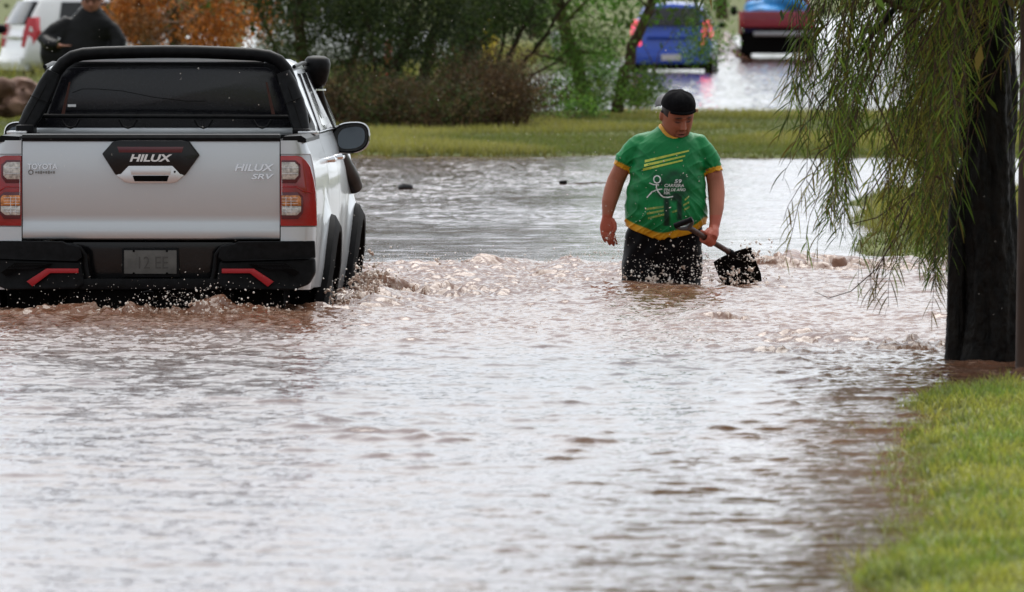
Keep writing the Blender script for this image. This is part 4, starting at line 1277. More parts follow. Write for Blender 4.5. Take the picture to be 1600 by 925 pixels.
# shorts
mb = MB().ell([(-.024, -.03, .40, .20, .145), (-.024, -.027, .36, .212, .152), (-.032, -.02, .30, .226, .158), (-.042, -.01, .20, .238, .168), (-.046, 0, .10, .240, .165), (-.046, 0, .02, .236, .14), (-.046, 0, -.03, .22, .11)], 36, 2.3)
mb.ell([(-.15, -.02, .24, .10, .13), (-.155, -.03, .12, .128, .142), (-.160, -.045, .0, .132, .145), (-.165, -.05, -.12, .125, .14)], 28, 2.3)
mb.ell([(.05, .02, .24, .10, .13), (.062, .02, .12, .128, .142), (.066, .02, .0, .128, .145), (.066, .03, -.12, .125, .14)], 28, 2.3)
me = remesh(mb, 'shorts', .008, 8, .5)
P = co_of(me); N = np.empty(len(P) * 3, np.float32); me.vertices.foreach_get('normal', N); N = N.reshape(-1, 3)
D = .006 * np.sin(P[:, 0] * 55 + 3 * np.sin(P[:, 2] * 14)) + .004 * smooth_noise(P, 45, 9)
P = P + N * D[:, None].astype(np.float32) + np.array(MO, np.float32)
me.vertices.foreach_set('co', P.ravel()); me.update()
M_shorts = mat('wet_black_cloth', (.003, .0025, .0035), .55, bump=.003, bscale=24, stretch=(1, 1, .4), spec=.08)
link('shorts', me, M_shorts, body)

# shovel held in the left hand
shovel = thing('shovel', (MX + Hc.x, MY + Hc.y, 0.0), 0, 'black shovel with grip handle held by the wading person, blade in the water', 'shovel')
SO = (-Hc.x, -Hc.y, 0)
M_wood = mat('dark_wood_shaft', (.05, .02, .014), .45, var=.4, vscale=20, bump=.001, bscale=60, stretch=(1, 1, 1))
MB().tube([G0, G0 + (G1 - G0) * .5, G1 + ax * .05], [.017, .0165, .0165], 16).build('shaft', M_wood, shovel, off=SO)
ga, gb = Vector((mx_(1052), -.43, mz_(351))), Vector((mx_(1080), -.45, mz_(340)))
gr = MB().tube([ga, gb], .017, 16).build('grip', M_blk, shovel, bevel=.003, off=SO)
M_gp = mat('grey_plastic', (.06, .065, .07), .3, coat=.2)
mb = MB()
mb.tube([ga + Vector((.006, .005, -.005)), ga * .4 + G0 * .6 + Vector((-.012, 0, -.012)), G0 + ax * .02], [.010, .012, .019], 10)
mb.tube([gb + Vector((-.004, .005, -.004)), gb * .5 + G0 * .5 + Vector((.016, 0, .006)), G0 + ax * .02], [.010, .012, .019], 10)
me = remesh(mb, 'yoke', .004, 3)
c = co_of(me) + np.array(SO, np.float32); me.vertices.foreach_set('co', c.ravel()); me.update()
link('yoke', me, M_gp, shovel)
# dished blade
bw = Vector((mx_(1171) - mx_(1112), .03, mz_(382) - mz_(405)))            # along the top edge
bd = Vector((mx_(1190) - mx_(1171), .14, mz_(430) - mz_(382)))             # down the blade
top0 = Vector((mx_(1112), G1.y + .03, mz_(405)))
nrm = bw.cross(bd).normalized()
if nrm.y > 0: nrm = -nrm
nu, nv = 15, 11; fr = []; bk = []
for j in range(nv):
    v = j / (nv - 1)
    for i in range(nu):
        u_ = i / (nu - 1)
        inset = .10 * (1 - smoothstep(0, .22, v)) * (1 if True else 0)
        uu = .5 + (u_ - .5) * (1 - .10 * (v > .8) * (v - .8) / .2)
        rim_ = .020 * (abs(2 * u_ - 1) ** 3) + .018 * (1 - min(v / .12, 1))
        p0 = top0 + bw * uu + bd * v * 1.15 + nrm * rim_
        fr.append(p0); bk.append(p0 - nrm * .004)
vs = fr + bk; nb_ = len(fr); fs = []
for j in range(nv - 1):
    for i in range(nu - 1):
        a = j * nu + i; fs += [(a, a + 1, a + nu + 1, a + nu), (a + nb_, a + nu + nb_, a + nu + 1 + nb_, a + 1 + nb_)]
ed = [i for i in range(nu)] + [j * nu + nu - 1 for j in range(1, nv)] + [(nv - 1) * nu + i for i in range(nu - 2, -1, -1)] + [j * nu for j in range(nv - 2, 0, -1)]
for i in range(len(ed)):
    a, b = ed[i], ed[(i + 1) % len(ed)]; fs.append((a, a + nb_, b + nb_, b))
M_iron = mat('black_iron', (.003, .003, .0035), .5, var=.4, vscale=25, spec=.08)
bl = MB().add(vs, fs).build('blade', M_iron, shovel, off=SO, ang=50)
MB().tube([G1 + ax * .0, G1 + ax * .09, G1 + ax * .14], [.021, .022, .012], 12).build('socket', M_iron, bl, off=SO)

# ---- bystanders
M_coat = mat('black_raincoat', (.006, .006, .007), .45, var=.3, vscale=9, bump=.010, bscale=7, spec=.2)
M_trous = mat('dark_blue_cloth', (.02, .022, .035), .7, var=.3, vscale=10)
def bystander(px, Y, zg, label, lean=0, arms='down', coat=M_coat, h=1.62, cap=True):
    t = thing('person', (px2x(px, Y), Y, zg), 0, label, 'person')
    hm = Matrix.Translation((lean * .6, -.05, h - .13)) @ Matrix.Rotation(R(10), 4, 'X')
    mb = head_parts(hm, 1.0)
    k = h / 1.7
    mb.tube([(lean * .5, 0, h - .32), (lean * .6, -.03, h - .2)], [.06, .055], 12)
    mb.ell([(0, 0, .80 * k, .15, .11), (0, 0, 1.0 * k, .17, .12), (lean * .4, 0, 1.30 * k, .19, .12), (lean * .5, 0, 1.40 * k, .12, .09)], 20)
    for sg in (1, -1):
        mb.tube([(sg * .09, 0, .84 * k), (sg * .10, 0, .45 * k), (sg * .10, .01, .1)], [.085, .06, .045], 12)
        mb.tube([(sg * .10, .04, .05), (sg * .11, -.12, .03)], [.045, .035], 10)
        if arms == 'reach' and sg < 0:
            A = [(-.17, 0, 1.33 * k), (-.38, -.05, 1.10 * k), (-.28, -.22, .98 * k), (-.22, -.26, .98 * k)]
        else:
            A = [(sg * .18, 0, 1.33 * k), (sg * .26, -.02, 1.08 * k), (sg * .26, -.10, .84 * k), (sg * .26, -.12, .76 * k)]
        mb.tube(A, [.05, .042, .032, .026], 12)
        e = Vector(A[-1]); d = (e - Vector(A[-2])).normalized()
        for q_ in range(4): mb.tube([e + Vector((.016 * (q_ - 1.5), 0, 0)), e + Vector((.017 * (q_ - 1.5), 0, 0)) + d * .09], [.012, .008], 6)
        mb.tube([e, e + d * .04 + Vector((.035, -.02, 0))], [.014, .009], 6)
    me = remesh(mb, 'body', .010, 2)
    P = co_of(me); C = np.tile(np.array([.38, .17, .12]), (len(P), 1)); P = sculpt_face(P, hm, 1.0); me.vertices.foreach_set('co', P.ravel()); C = tint_head(P, C, hm, 1.0, 4, .5)
    col_attr(me, 'tint', np.clip(C, 0, 1))
    b = link('body', me, M_skin, t)
    mb = MB().ell([(-.05 * (arms == 'reach'), 0, .40 * k, .33, .2), (-.05 * (arms == 'reach'), 0, .55 * k, .31, .19), (-.03 * (arms == 'reach'), 0, .80 * k, .28, .18), (0, 0, 1.05 * k, .235, .16), (lean * .4, 0, 1.22 * k, .245, .155), (lean * .5, 0, 1.31 * k, .215, .145), (lean * .5, 0, 1.39 * k, .16, .13), (lean * .5, -.01, 1.45 * k, .115, .11), (lean * .55, -.01, 1.50 * k, .09, .095)], 28)
    if arms == 'reach': mb.ell([(-.22, 0, .60 * k, .16, .14), (-.26, 0, .85 * k, .17, .14), (-.27, 0, 1.05 * k, .15, .13), (-.20, 0, 1.22 * k, .12, .11)], 20)
    for sg in (1, -1):
        if arms == 'reach' and sg < 0: A = [(-.13, 0, 1.31 * k), (-.26, -.02, 1.20 * k), (-.37, -.05, 1.06 * k), (-.30, -.2, .99 * k), (-.24, -.24, .98 * k)]
        else: A = [(sg * .14, 0, 1.31 * k), (sg * .24, 0, 1.20 * k), (sg * .31, -.02, 1.05 * k), (sg * .30, -.08, .86 * k), (sg * .28, -.1, .80 * k)]
        mb.tube(A, [.09, .095, .09, .08, .07], 14)
    me = remesh(mb, 'coat', .016, 4)
    link('raincoat', me, coat, b)
    for sg in (1, -1):
        MB().tube([(sg * .09, 0, .80 * k), (sg * .10, 0, .45 * k), (sg * .10, .01, .08)], [.11, .09, .075], 14).build('trouser_leg', M_trous, b)
        MB().tube([(sg * .10, .06, .05), (sg * .105, -.05, .055), (sg * .11, -.15, .035)], [.05, .052, .035], 12).build('boot', M_rub, b)
    if cap:
        rings = [[(.093 * math.cos(p_) * math.cos(q_), .01 + .112 * math.cos(p_) * math.sin(q_), .035 + .10 * math.sin(p_)) for q_ in np.linspace(0, 2 * math.pi, 21)[:-1]] for p_ in np.linspace(0, math.pi / 2 * .98, 8)]
        MB().loft(rings).xf(hm).build('cap', M_cap, b)
        # hood bunched behind the neck
        MB().tube([(-.11 + lean * .5, .02, h - .26), (lean * .5 - .06, .09, h - .22), (lean * .5 + .06, .09, h - .22), (.11 + lean * .5, .02, h - .26)], [.03, .05, .05, .03], 10).build('hood', coat, b)
    return t
p1 = bystander(133, 135, .12, 'person in black raincoat and black cap beside the parked white car', lean=.10, arms='reach')
p1.scale = (1.3, 1.15, .965)
MB().tube([(0, 0, 0), (.02, -.3, .05), (.05, -.62, .12)], .012, 8).build('metal_rod', M_satin).location = (px2x(100, 135) - .08, 135.1 - .2, px2z(75, 135))
rod = bpy.data.objects['metal_rod']; tag(rod, 'short pale metal rod held by the person in the black raincoat', 'rod')
p2 = bystander(738, 199, .12, 'person in dark blue clothes standing on the verge behind the brown thicket', arms='down', coat=mat('dark_jacket', (.018, .02, .03), .6), cap=False, h=1.72)
# ------------------------------------------------------------------ plants
M_leaf = leafmat('leaves', .6, .30, .12)
M_bark = mat('dark_bark', (.028, .018, .012), .85, col2=(.06, .04, .028), vscale=12, bump=.01, bscale=20, spec=.2)
M_bark2 = mat('brown_bark', (.055, .035, .022), .9, col2=(.10, .065, .04), vscale=9, bump=.01, bscale=20, spec=.2)
M_twig = mat('dry_twig', (.07, .042, .025), .9, col2=(.13, .085, .05), vscale=3, spec=.2)
prng = np.random.default_rng(42)

def leaf_quads(C, L, w, col, droop=.3, rng=prng, fold=True):
    """one small rhombic leaf per row of C"""
    n_ = len(C)
    d = rng.normal(size=(n_, 3)); d[:, 2] -= droop * 1.6; d /= np.linalg.norm(d, axis=1)[:, None]
    s = np.cross(d, rng.normal(size=(n_, 3))); s /= np.linalg.norm(s, axis=1)[:, None] + 1e-9
    L = np.broadcast_to(L, n_)[:, None]; w = np.broadcast_to(w, n_)[:, None]
    V = np.stack([C - d * L / 2, C + s * w / 2, C + d * L / 2, C - s * w / 2], 1).reshape(-1, 3)
    F = np.arange(n_ * 4).reshape(-1, 4)
    return V, F, np.repeat(col, 4, 0)

def box_pts(n, px0, px1, py0, py1, Y, dY):
    """clump centres filling a block of air seen between these picture columns and rows"""
    y = prng.uniform(Y - dY, Y + dY, n)
    return np.stack([px2x(prng.uniform(px0, px1, n), Y), y, px2z(prng.uniform(py0, py1, n), Y)], 1)

def foliage(name, centers, per, sig, L, w, cols, parent, org, droop=.3, shade=.45):
    cols = np.array(cols, float); n_ = len(centers)
    k = prng.integers(0, len(cols), n_)
    f = prng.uniform(1 - shade, 1 + shade, n_)
    P = np.repeat(centers, per, 0) + prng.normal(size=(n_ * per, 3)) * np.array(sig)
    C = np.repeat(cols[k] * f[:, None], per, 0) * prng.uniform(.7, 1.3, (n_ * per, 1))
    ok = P[:, 2] > terrain(P[:, 0], P[:, 1]) + .01
    P, C = P[ok], C[ok]
    V, F, CC = leaf_quads(P - np.array(org), L * prng.uniform(.6, 1.4, len(P)), w * prng.uniform(.7, 1.3, len(P)), C, droop)
    me = np_mesh(name, V, F, False); col_attr(me, 'tint', CC)
    return link(name, me, M_leaf, parent)

def wander(a, b, n, amp, sag=0.0):
    a, b = np.array(a, float), np.array(b, float)
    t = np.linspace(0, 1, n)[:, None]
    p = a + (b - a) * t
    j = np.cumsum(prng.normal(size=(n, 3)), 0); j -= j[0] + (j[-1] - j[0]) * t
    p = p + j * amp / math.sqrt(n)
    p[:, 2] += sag * 4 * (t * (1 - t))[:, 0]
    return p

def tree_thing(name, label, cat, px, Y, group='trees on the grass strip', zg=.10):
    x = px2x(px, Y)
    return thing(name, (x, Y, zg), 0, label, cat, group), np.array([x, Y, zg])

G_dark = [(.035, .055, .018), (.05, .075, .02), (.028, .042, .018), (.065, .085, .025)]
G_mid = [(.06, .11, .02), (.09, .15, .025), (.045, .08, .018), (.12, .17, .03)]
G_bright = [(.09, .22, .03), (.13, .28, .04), (.06, .14, .02), (.16, .30, .05)]
BR = [(.09, .05, .025), (.06, .035, .02), (.13, .085, .04), (.05, .045, .02)]
OR_ = [(.42, .15, .03), (.55, .22, .06), (.28, .09, .02), (.35, .18, .08)]

def trunks(parent, org, stems, m, name='trunk', sub=None):
    """stems: list of (list of (px,py), Y, r0, r1)"""
    tr = None
    for k, (pp_, Y, r0, r1) in enumerate(stems):
        pts = [np.array([px2x(a, Y), Y + .15 * i * (k % 2 * 2 - 1), px2z(b, Y)]) for i, (a, b) in enumerate(pp_)]
        P = []
        for a, b in zip(pts[:-1], pts[1:]):
            P += list(wander(a, b, 6, .05))[:-1]
        P.append(pts[-1])
        P = [tuple(q - org) for q in P]
        o = MB().tube(P, list(np.linspace(r0, r1, len(P))), 9).build('trunk' if k < 4 else 'branch', m, parent, ang=80)
        # twigs off this stem
        mb = MB()
        for j in range(5):
            i0 = prng.integers(len(P) // 3, len(P) - 1)
            a = np.array(P[i0]); b = a + prng.normal(size=3) * np.array([.35, .35, .2]) + np.array([0, 0, .35])
            q = wander(a, b, 5, .06)
            MB().tube([tuple(z_) for z_ in q], list(np.linspace(r1 * .55, .004, 5)), 5).build('twig', m, o, ang=80)

def crown_above(n, px0, px1, Y, dY, z0=1.7, z1=4.2):
    """rounded crown over the visible part"""
    x0, x1 = px2x(px0, Y), px2x(px1, Y); c = (x0 + x1) / 2; hw = (x1 - x0) / 2
    q = prng.normal(size=(n, 3)); q /= np.linalg.norm(q, axis=1)[:, None]; q *= prng.uniform(.4, 1, (n, 1)) ** .5
    zc = z0 * .6 + z1 * .4; 
    P = np.stack([c + q[:, 0] * hw, Y + q[:, 1] * dY * 1.3, zc + q[:, 2] * (z1 - zc)], 1)
    return P[P[:, 2] > z0 * .85]

specs = [
 # name, label, category, px base, Y, [visible blocks (n,px0,px1,py0,py1)], crown px range & z1, colours, per, sigma, leaf L, w, stems, bark
 ('thorn_tree', 'dark bushy tree whose trunk leans right between the roll bar and the snorkel', 505, 132,
   [(60, 420, 600, -30, 70), (18, 440, 600, 60, 110), (8, 440, 560, 100, 160)], (360, 640, 4.4), G_dark, 85, (.16, .3, .12), .055, .022,
   [([(500, 206), (492, 140), (472, 80), (468, 0), (450, -120)], 132, .085, .06), ([(504, 206), (530, 140), (560, 70), (600, -40)], 132, .05, .035), ([(498, 206), (470, 150), (440, 100), (410, 20)], 132.5, .035, .02)], M_bark2),
 ('thorn_tree', 'dark tree with two leaning brown trunks left of the green bag', 610, 131,
   [(75, 560, 720, -30, 60), (12, 560, 700, 55, 110), (5, 560, 640, 100, 150)], (540, 760, 4.6), G_dark, 85, (.16, .3, .12), .055, .022,
   [([(606, 206), (612, 130), (640, 60), (668, -30)], 131, .085, .05), ([(640, 200), (655, 130), (672, 80), (700, 0), (730, -80)], 131.5, .07, .05), ([(602, 205), (585, 120), (575, 30)], 131, .035, .02)], M_bark),
 ('thorn_tree', 'dark tree with a reddish brown trunk behind the brown thicket', 742, 134,
   [(70, 690, 850, -30, 50), (12, 680, 760, 40, 100), (6, 700, 800, 90, 150)], (680, 880, 4.3), G_dark + [(.07, .13, .03)], 85, (.16, .3, .12), .055, .022,
   [([(735, 205), (734, 120), (738, 40), (740, -60)], 134, .09, .06), ([(752, 205), (790, 110), (820, 40), (860, -60)], 133, .035, .022), ([(760, 200), (800, 130), (840, 70), (900, -20)], 133.5, .03, .018), ([(756, 200), (775, 120), (790, 40)], 133.2, .028, .018), ([(770, 190), (830, 120), (880, 90)], 133, .022, .012)], M_bark),
 ('feathery_tree', 'bright green feathery tree with forked brown trunk left of the blue car', 950, 139,
   [(44, 860, 960, 60, 150), (24, 840, 990, -20, 60), (14, 960, 1035, 110, 165), (16, 1070, 1125, 0, 85), (10, 900, 1000, 120, 165)], (840, 1160, 4.0), G_bright + G_mid, 70, (.13, .25, .10), .06, .018,
   [([(925, 172), (905, 110), (885, 60), (870, 0), (850, -80)], 139, .095, .07), ([(965, 174), (975, 110), (1000, 50), (1020, 0), (1040, -80)], 139, .085, .05), ([(1020, 0), (1065, -20), (1095, 20), (1108, 60)], 139.4, .03, .012), ([(905, 110), (860, 90), (820, 80)], 139, .03, .012), ([(975, 120), (1005, 130), (1030, 125)], 139, .02, .01)], M_bark2),
 ('thorn_tree', 'slim brown trunk tree with orange leaves left of the roll bar bend', 278, 142,
   [(12, 230, 330, -30, 40), (18, 330, 470, -20, 40)], (200, 420, 4.0), G_mid + [(.30, .14, .04)], 60, (.16, .3, .14), .06, .025,
   [([(285, 178), (280, 100), (272, 30), (262, -60)], 142, .11, .085), ([(280, 60), (310, 20), (340, -40)], 142, .03, .02)], M_bark2),
 ('dry_tree', 'dry tree hung with orange brown leaves above the truck roof', 222, 138,
   [(30, 185, 250, -20, 45), (8, 200, 250, 40, 75), (16, 285, 380, 20, 75), (12, 340, 430, 10, 70)], (170, 400, 3.6), OR_, 60, (.10, .2, .10), .07, .035,
   [([(228, 180), (232, 90), (222, 30), (215, -60)], 138, .10, .07), ([(235, 90), (250, 45), (262, 0)], 138, .03, .02), ([(232, 120), (300, 60), (380, 20)], 138, .03, .012)], mat('pale_bark', (.20, .13, .09), .9, col2=(.36, .27, .20), vscale=12, bump=.01, bscale=18)),
]
for (nm, label, px, Y, blocks, (c0, c1, zt), cols, per, sig, L_, w_, stems, bark) in specs:
    t, org = tree_thing(nm, label, 'tree', px, Y)
    org0 = org.copy()
    trunks(t, org0, stems, bark)
    cen = np.concatenate([box_pts(int(n_ * 1.6), a, b, c, d, Y, 1.2) for n_, a, b, c, d in blocks])
    f_ = foliage('foliage', cen, per, sig, L_, w_, cols, t, org0)
    ca = crown_above(70, c0, c1, Y, 1.4, 1.75, zt)
    foliage('crown', ca, 50, (.28, .3, .22), .11, .05, cols, t, org0)
# trees that stand along the strip beyond the left and right edges of the view, and far trees closing the horizon
def simple_tree(px, Y, h, hw, cols, label, nm='broad_tree', grp='trees at the edge of the view', per=45, n_=90, L_=.13):
    x = px2x(px, Y); org = np.array([x, Y, .05])
    t = thing(nm, tuple(org), 0, label, 'tree', grp)
    q = prng.normal(size=(n_, 3)); q /= np.linalg.norm(q, axis=1)[:, None]; q *= prng.uniform(.35, 1, (n_, 1)) ** .5
    P = np.stack([x + q[:, 0] * hw, Y + q[:, 1] * hw, h * .58 + q[:, 2] * h * .42], 1)
    foliage('crown', P, per, (hw * .12, hw * .12, h * .06), L_, L_ * .45, cols, t, org)
    mb = MB(); mb.tube([tuple(z_) for z_ in wander((0, 0, -.3), (0, 0, h * .6), 8, .2)], list(np.linspace(h * .035, h * .012, 8)), 9)
    tk = mb.build('trunk', M_bark2, t, ang=80)
    for j in range(5):
        a = (0, 0, h * prng.uniform(.25, .45)); b = (prng.uniform(-.6, .6) * hw, prng.uniform(-.6, .6) * hw, h * prng.uniform(.55, .8))
        MB().tube([tuple(z_) for z_ in wander(a, b, 5, .15)], list(np.linspace(h * .014, h * .004, 5)), 6).build('branch', M_bark2, t, ang=80)
simple_tree(-330, 136, 5.0, 2.4, G_dark, 'round dark tree on the grass strip beyond the left edge')
simple_tree(2050, 140, 4.6, 2.2, G_mid, 'round green tree on the grass strip beyond the right edge')
for i, (px, Y, h, hw, cc, lb) in enumerate([(560, 300, 9, 5, G_mid, 'tall green tree far behind the two leaning trunks'), (840, 320, 8, 4.5, G_mid, 'green tree on the far verge behind the feathery tree'),
        (330, 290, 9, 5, G_dark, 'tall dark tree far behind the orange leaves'), (60, 300, 9, 5, G_dark, 'tall dark tree far behind the white car'),
        (1420, 330, 8, 5, G_mid, 'tall tree far behind the weeping tree'), (1130, 480, 9, 6, G_mid, 'distant pale green tree above the gap between blue and red cars'), (1700, 340, 9, 6, G_dark, 'tall dark tree beyond the right edge of the flood')]):
    simple_tree(px, Y, h, hw, cc, lb, grp='trees across the second road', per=40, n_=110, L_=.30)

# brown thicket of dead brush, in separate bushes
def thicket(px, Y, hw_px, hpx, label, nst=110, leafy=.5, cols=BR):
    x = px2x(px, Y); org = np.array([x, Y, .12]); s_ = FPX / Y
    t = thing('dry_bush', tuple(org), 0, label, 'bush', 'brown dead bushes on the grass strip')
    mb = MB(); ends = []
    for i in range(nst):
        a = np.array([prng.normal() * hw_px * .28 / s_, prng.normal() * .3, -.03])
        b = a + np.array([prng.normal() * hw_px * .55 / s_, prng.normal() * .5, abs(prng.normal(.62, .28)) * hpx / s_ + .05])
        q = wander(a, b, 6, .09, sag=.04)
        mb.tube([tuple(z_) for z_ in q], list(np.linspace(prng.uniform(.005, .013), .0025, 6)), 4, cap=False)
        ends += [q[3], q[4], q[5]]
    mb.build('stems', M_twig, t, ang=80)
    E = np.array(ends) + org
    foliage('dry_leaves', E, int(30 * leafy), (.09, .12, .07), .05, .016, cols, t, org, droop=.6)
thicket(610, 128, 60, 70, 'brown bush under the green bag', 150, .7, BR + G_dark)
thicket(545, 129, 55, 75, 'brown bush beside the truck snorkel', 120, .7, BR + G_dark[:1])
thicket(690, 127, 60, 65, 'low dark brown bush in the middle of the thicket', 150, .7, BR + G_dark[:2])
thicket(735, 130, 50, 105, 'tall brown bush round the reddish trunk', 150, .8, BR + G_dark)
thicket(785, 128, 60, 95, 'brown twiggy bush at the right end of the thicket', 160, .5)
# low green shrubs
def shrub(px, Y, hw_px, h_px, cols, label, n_=26, per=55, L_=.05):
    s_ = FPX / Y; x = px2x(px, Y); org = np.array([x, Y, .12])
    t = thing('green_shrub', tuple(org), 0, label, 'shrub', 'low green shrubs on the grass strip')
    c = np.stack([x + prng.normal(size=n_) * hw_px * .45 / s_, Y + prng.normal(size=n_) * .35, .15 + prng.uniform(0, 1, n_) ** 1.2 * h_px / s_], 1)
    foliage('foliage', c, per, (.09, .12, .06), L_, .02, cols, t, org)
    mb = MB()
    for i in range(8):
        b = c[i] - org
        mb.tube([tuple(z_) for z_ in wander((prng.normal() * .05, 0, -.02), b, 4, .04)], [.008, .006, .005, .003], 4)
    mb.build('stems', M_twig, t)
shrub(850, 138, 50, 50, G_mid, 'low green shrub left of the feathery tree')
shrub(800, 134, 40, 28, G_mid, 'small green shrub right of the brown thicket')
shrub(905, 137, 45, 30, G_bright + G_mid, 'bright green shrub at the foot of the feathery tree')
shrub(700, 140, 60, 60, G_mid, 'green shrub behind the brown thicket')
shrub(540, 140, 60, 60, G_dark + G_mid, 'green shrub behind the truck snorkel')
shrub(420, 138, 60, 60, G_dark + G_mid, 'green shrub behind the roll bar')
shrub(1000, 148, 30, 22, G_mid, 'tiny green shrub right of the feathery tree')

# ------------------------------------------------------------------ the weeping tree on the right
TX, TY = 2.26, 52.2
wt = thing('weeping_tree', (TX, TY, -.45), 0, 'weeping tree with a black wet double trunk and long narrow hanging leaves', 'tree')
worg = np.array([TX, TY, -.45])
M_black = mat('wet_black_bark', (.0018, .0013, .0011), .55, col2=(.010, .007, .005), vscale=24, bump=.022, bscale=30, stretch=(1, 1, .4), spec=.18)
def rough_trunk(pts, rad, name, seg=72, m=M_black, seed=0, amp=.15):
    P = []; n_ = 150
    pts = np.array(pts, float); t = np.linspace(0, 1, len(pts)); tt = np.linspace(0, 1, n_)
    cx, cy, cz = [np.interp(tt, t, pts[:, i]) for i in range(3)]; rr = np.interp(tt, t, rad)
    r = np.random.default_rng(seed); rings = []
    ph = r.uniform(0, 6, 6)
    for i in range(n_):
        ring = []
        for k in range(seg):
            a = 2 * math.pi * k / seg
            f = 1 + amp * (.5 * math.sin(3 * a + ph[0] + cz[i] * 1.2) + .4 * math.sin(7 * a + ph[1] - cz[i] * 2) + .25 * math.sin(13 * a + ph[2] + cz[i] * 5) + .3 * r.normal() * .5)
            f += .05 * math.sin(2 * a + cz[i] * 5 + ph[3]) + .035 * math.sin(5 * a - cz[i] * 11 + ph[4]) + (.10 + .10 * math.sin(3 * a + ph[5])) * math.exp(-max(cz[i] - .45, 0) * 7)
            ring.append((cx[i] + rr[i] * f * math.cos(a), cy[i] + rr[i] * f * math.sin(a), cz[i]))
        rings.append(ring)
    return MB().loft(rings).build(name, m, wt, ang=80)
rough_trunk([(.02, 0, -.3), (.02, 0, .45), (.02, 0, .9), (.01, 0, 1.6), (.0, 0, 2.3), (-.02, .05, 3.2), (.1, .1, 4.4)], [.17, .140, .130, .122, .13, .11, .06], 'trunk', seed=1)
rough_trunk([(-.155, -.02, -.3), (-.150, -.02, .45), (-.148, -.02, .9), (-.135, -.01, 1.16), (-.105, 0, 1.32), (-.05, 0, 1.45)], [.062, .048, .044, .048, .050, .04], 'trunk', seg=24, seed=2)
for (a, b) in () and (((-.12, -.05, .58), (-.20, -.14, .38)), ((.06, -.1, .6), (.10, -.24, .40)), ((.13, -.05, .58), (.20, -.12, .40))):
    MB().tube([a, tuple((np.array(a) + np.array(b)) / 2 + np.array([0, -.01, -.02])), b], [.05, .045, .04], 10).build('root', M_black, wt, ang=80)
M_twr = mat('reddish_twig', (.05, .022, .014), .55, col2=(.09, .045, .025), vscale=8, spec=.3)
limbs = []
for (a, m_, b, r0) in [((0, 0, 2.5), (-.5, .1, 3.0), (-1.3, .3, 2.75), .045), ((0, 0, 2.9), (-.4, -.5, 3.5), (-1.0, -1.0, 3.2), .04), ((0, 0, 2.7), (-.35, .9, 3.2), (-.8, 1.7, 2.9), .04),
                       ((0, 0, 3.0), (.6, .3, 3.8), (1.4, .5, 3.7), .045), ((0, 0, 3.2), (-.2, 0, 4.2), (-.5, .2, 5.2), .045), ((0, 0, 3.2), (.3, -.6, 4.0), (.7, -1.3, 3.9), .04), ((0, 0, 2.35), (-.30, -.05, 2.45), (-.62, -.1, 1.90), .024)]:
    A, M__, B = np.array(a), np.array(m_), np.array(b)
    P = [tuple((1 - t) ** 2 * A + 2 * t * (1 - t) * M__ + t * t * B + prng.normal(size=3) * .02) for t in np.linspace(0, 1, 10)]
    MB().tube(P, list(np.linspace(r0, .012, 10)), 8).build('branch', M_black, wt, ang=80)
    limbs.append(P)

def hanging(strands, name, leafL=(.09, .17), leafw=.0062, step=.044, twig_r=.0028):
    """strands: list of polylines (world). one mesh for twigs, one for the narrow leaves"""
    mb = MB(); LV = []; LC = []; nl = 0
    for st, dens, tone in strands:
        st = np.array(st)
        mb.tube([tuple(q - worg) for q in st], list(np.linspace(twig_r * 1.5, twig_r * .35, len(st))), 5, cap=False)
        seg = np.linalg.norm(np.diff(st, axis=0), axis=1); cum = np.concatenate([[0], np.cumsum(seg)])
        tot = cum[-1]; s_ = tot * .18
        while s_ < tot:
            p = np.array([np.interp(s_, cum, st[:, i]) for i in range(3)])
            q = np.array([np.interp(min(s_ + .02, tot), cum, st[:, i]) for i in range(3)])
            d = q - p; d /= np.linalg.norm(d) + 1e-9
            for _ in range(1 + (prng.random() < dens)):
                out = prng.normal(size=3); out -= d * out.dot(d); out /= np.linalg.norm(out)
                L_ = prng.uniform(*leafL) * (.75 if s_ > tot * .93 else 1)
                v0 = d * .7 + out * .75 + np.array([0, 0, -.15]); v0 /= np.linalg.norm(v0)
                bend = np.array([0, 0, -1]) * prng.uniform(.5, 1.3) + out * prng.uniform(-.25, .25)
                sd = np.cross(v0, prng.normal(size=3)); sd /= np.linalg.norm(sd)
                w = leafw * prng.uniform(.7, 1.25)
                pts = []; c = p.copy(); dd = v0.copy()
                for k in range(5):
                    pts.append(c.copy()); dd = dd + bend * .16 * (k + 1) / 2; dd /= np.linalg.norm(dd); c = c + dd * L_ / 4
                for k, ww in enumerate((.25, .9, 1.0, .7, .08)):
                    LV += [pts[k] - sd * w * ww / 2 * 2 * .5 - worg, pts[k] + sd * w * ww / 2 * 2 * .5 - worg]
                col = np.array(tone) * prng.uniform(.6, 1.45)
                if prng.random() < .10: col = np.array([.16, .13, .03])
                LC += [col] * 10
                nl += 1
            s_ += step * prng.uniform(.6, 1.4)
    tw = mb.build(name.replace('leaves', 'twigs'), M_twr, wt, ang=80)
    b = (np.arange(nl) * 10)[:, None]
    quads = [[2 * k, 2 * k + 1, 2 * k + 3, 2 * k + 2] for k in range(4)]
    F = (b[:, None, :] + np.array(quads)[None]).reshape(-1, 4)
    me = np_mesh(name, np.array(LV), F, True); col_attr(me, 'tint', np.array(LC))
    link(name, me, M_leaf, wt)
    return nl
T_g = [(.10, .17, .025), (.18, .27, .04), (.05, .08, .02), (.28, .28, .05), (.18, .14, .04)]
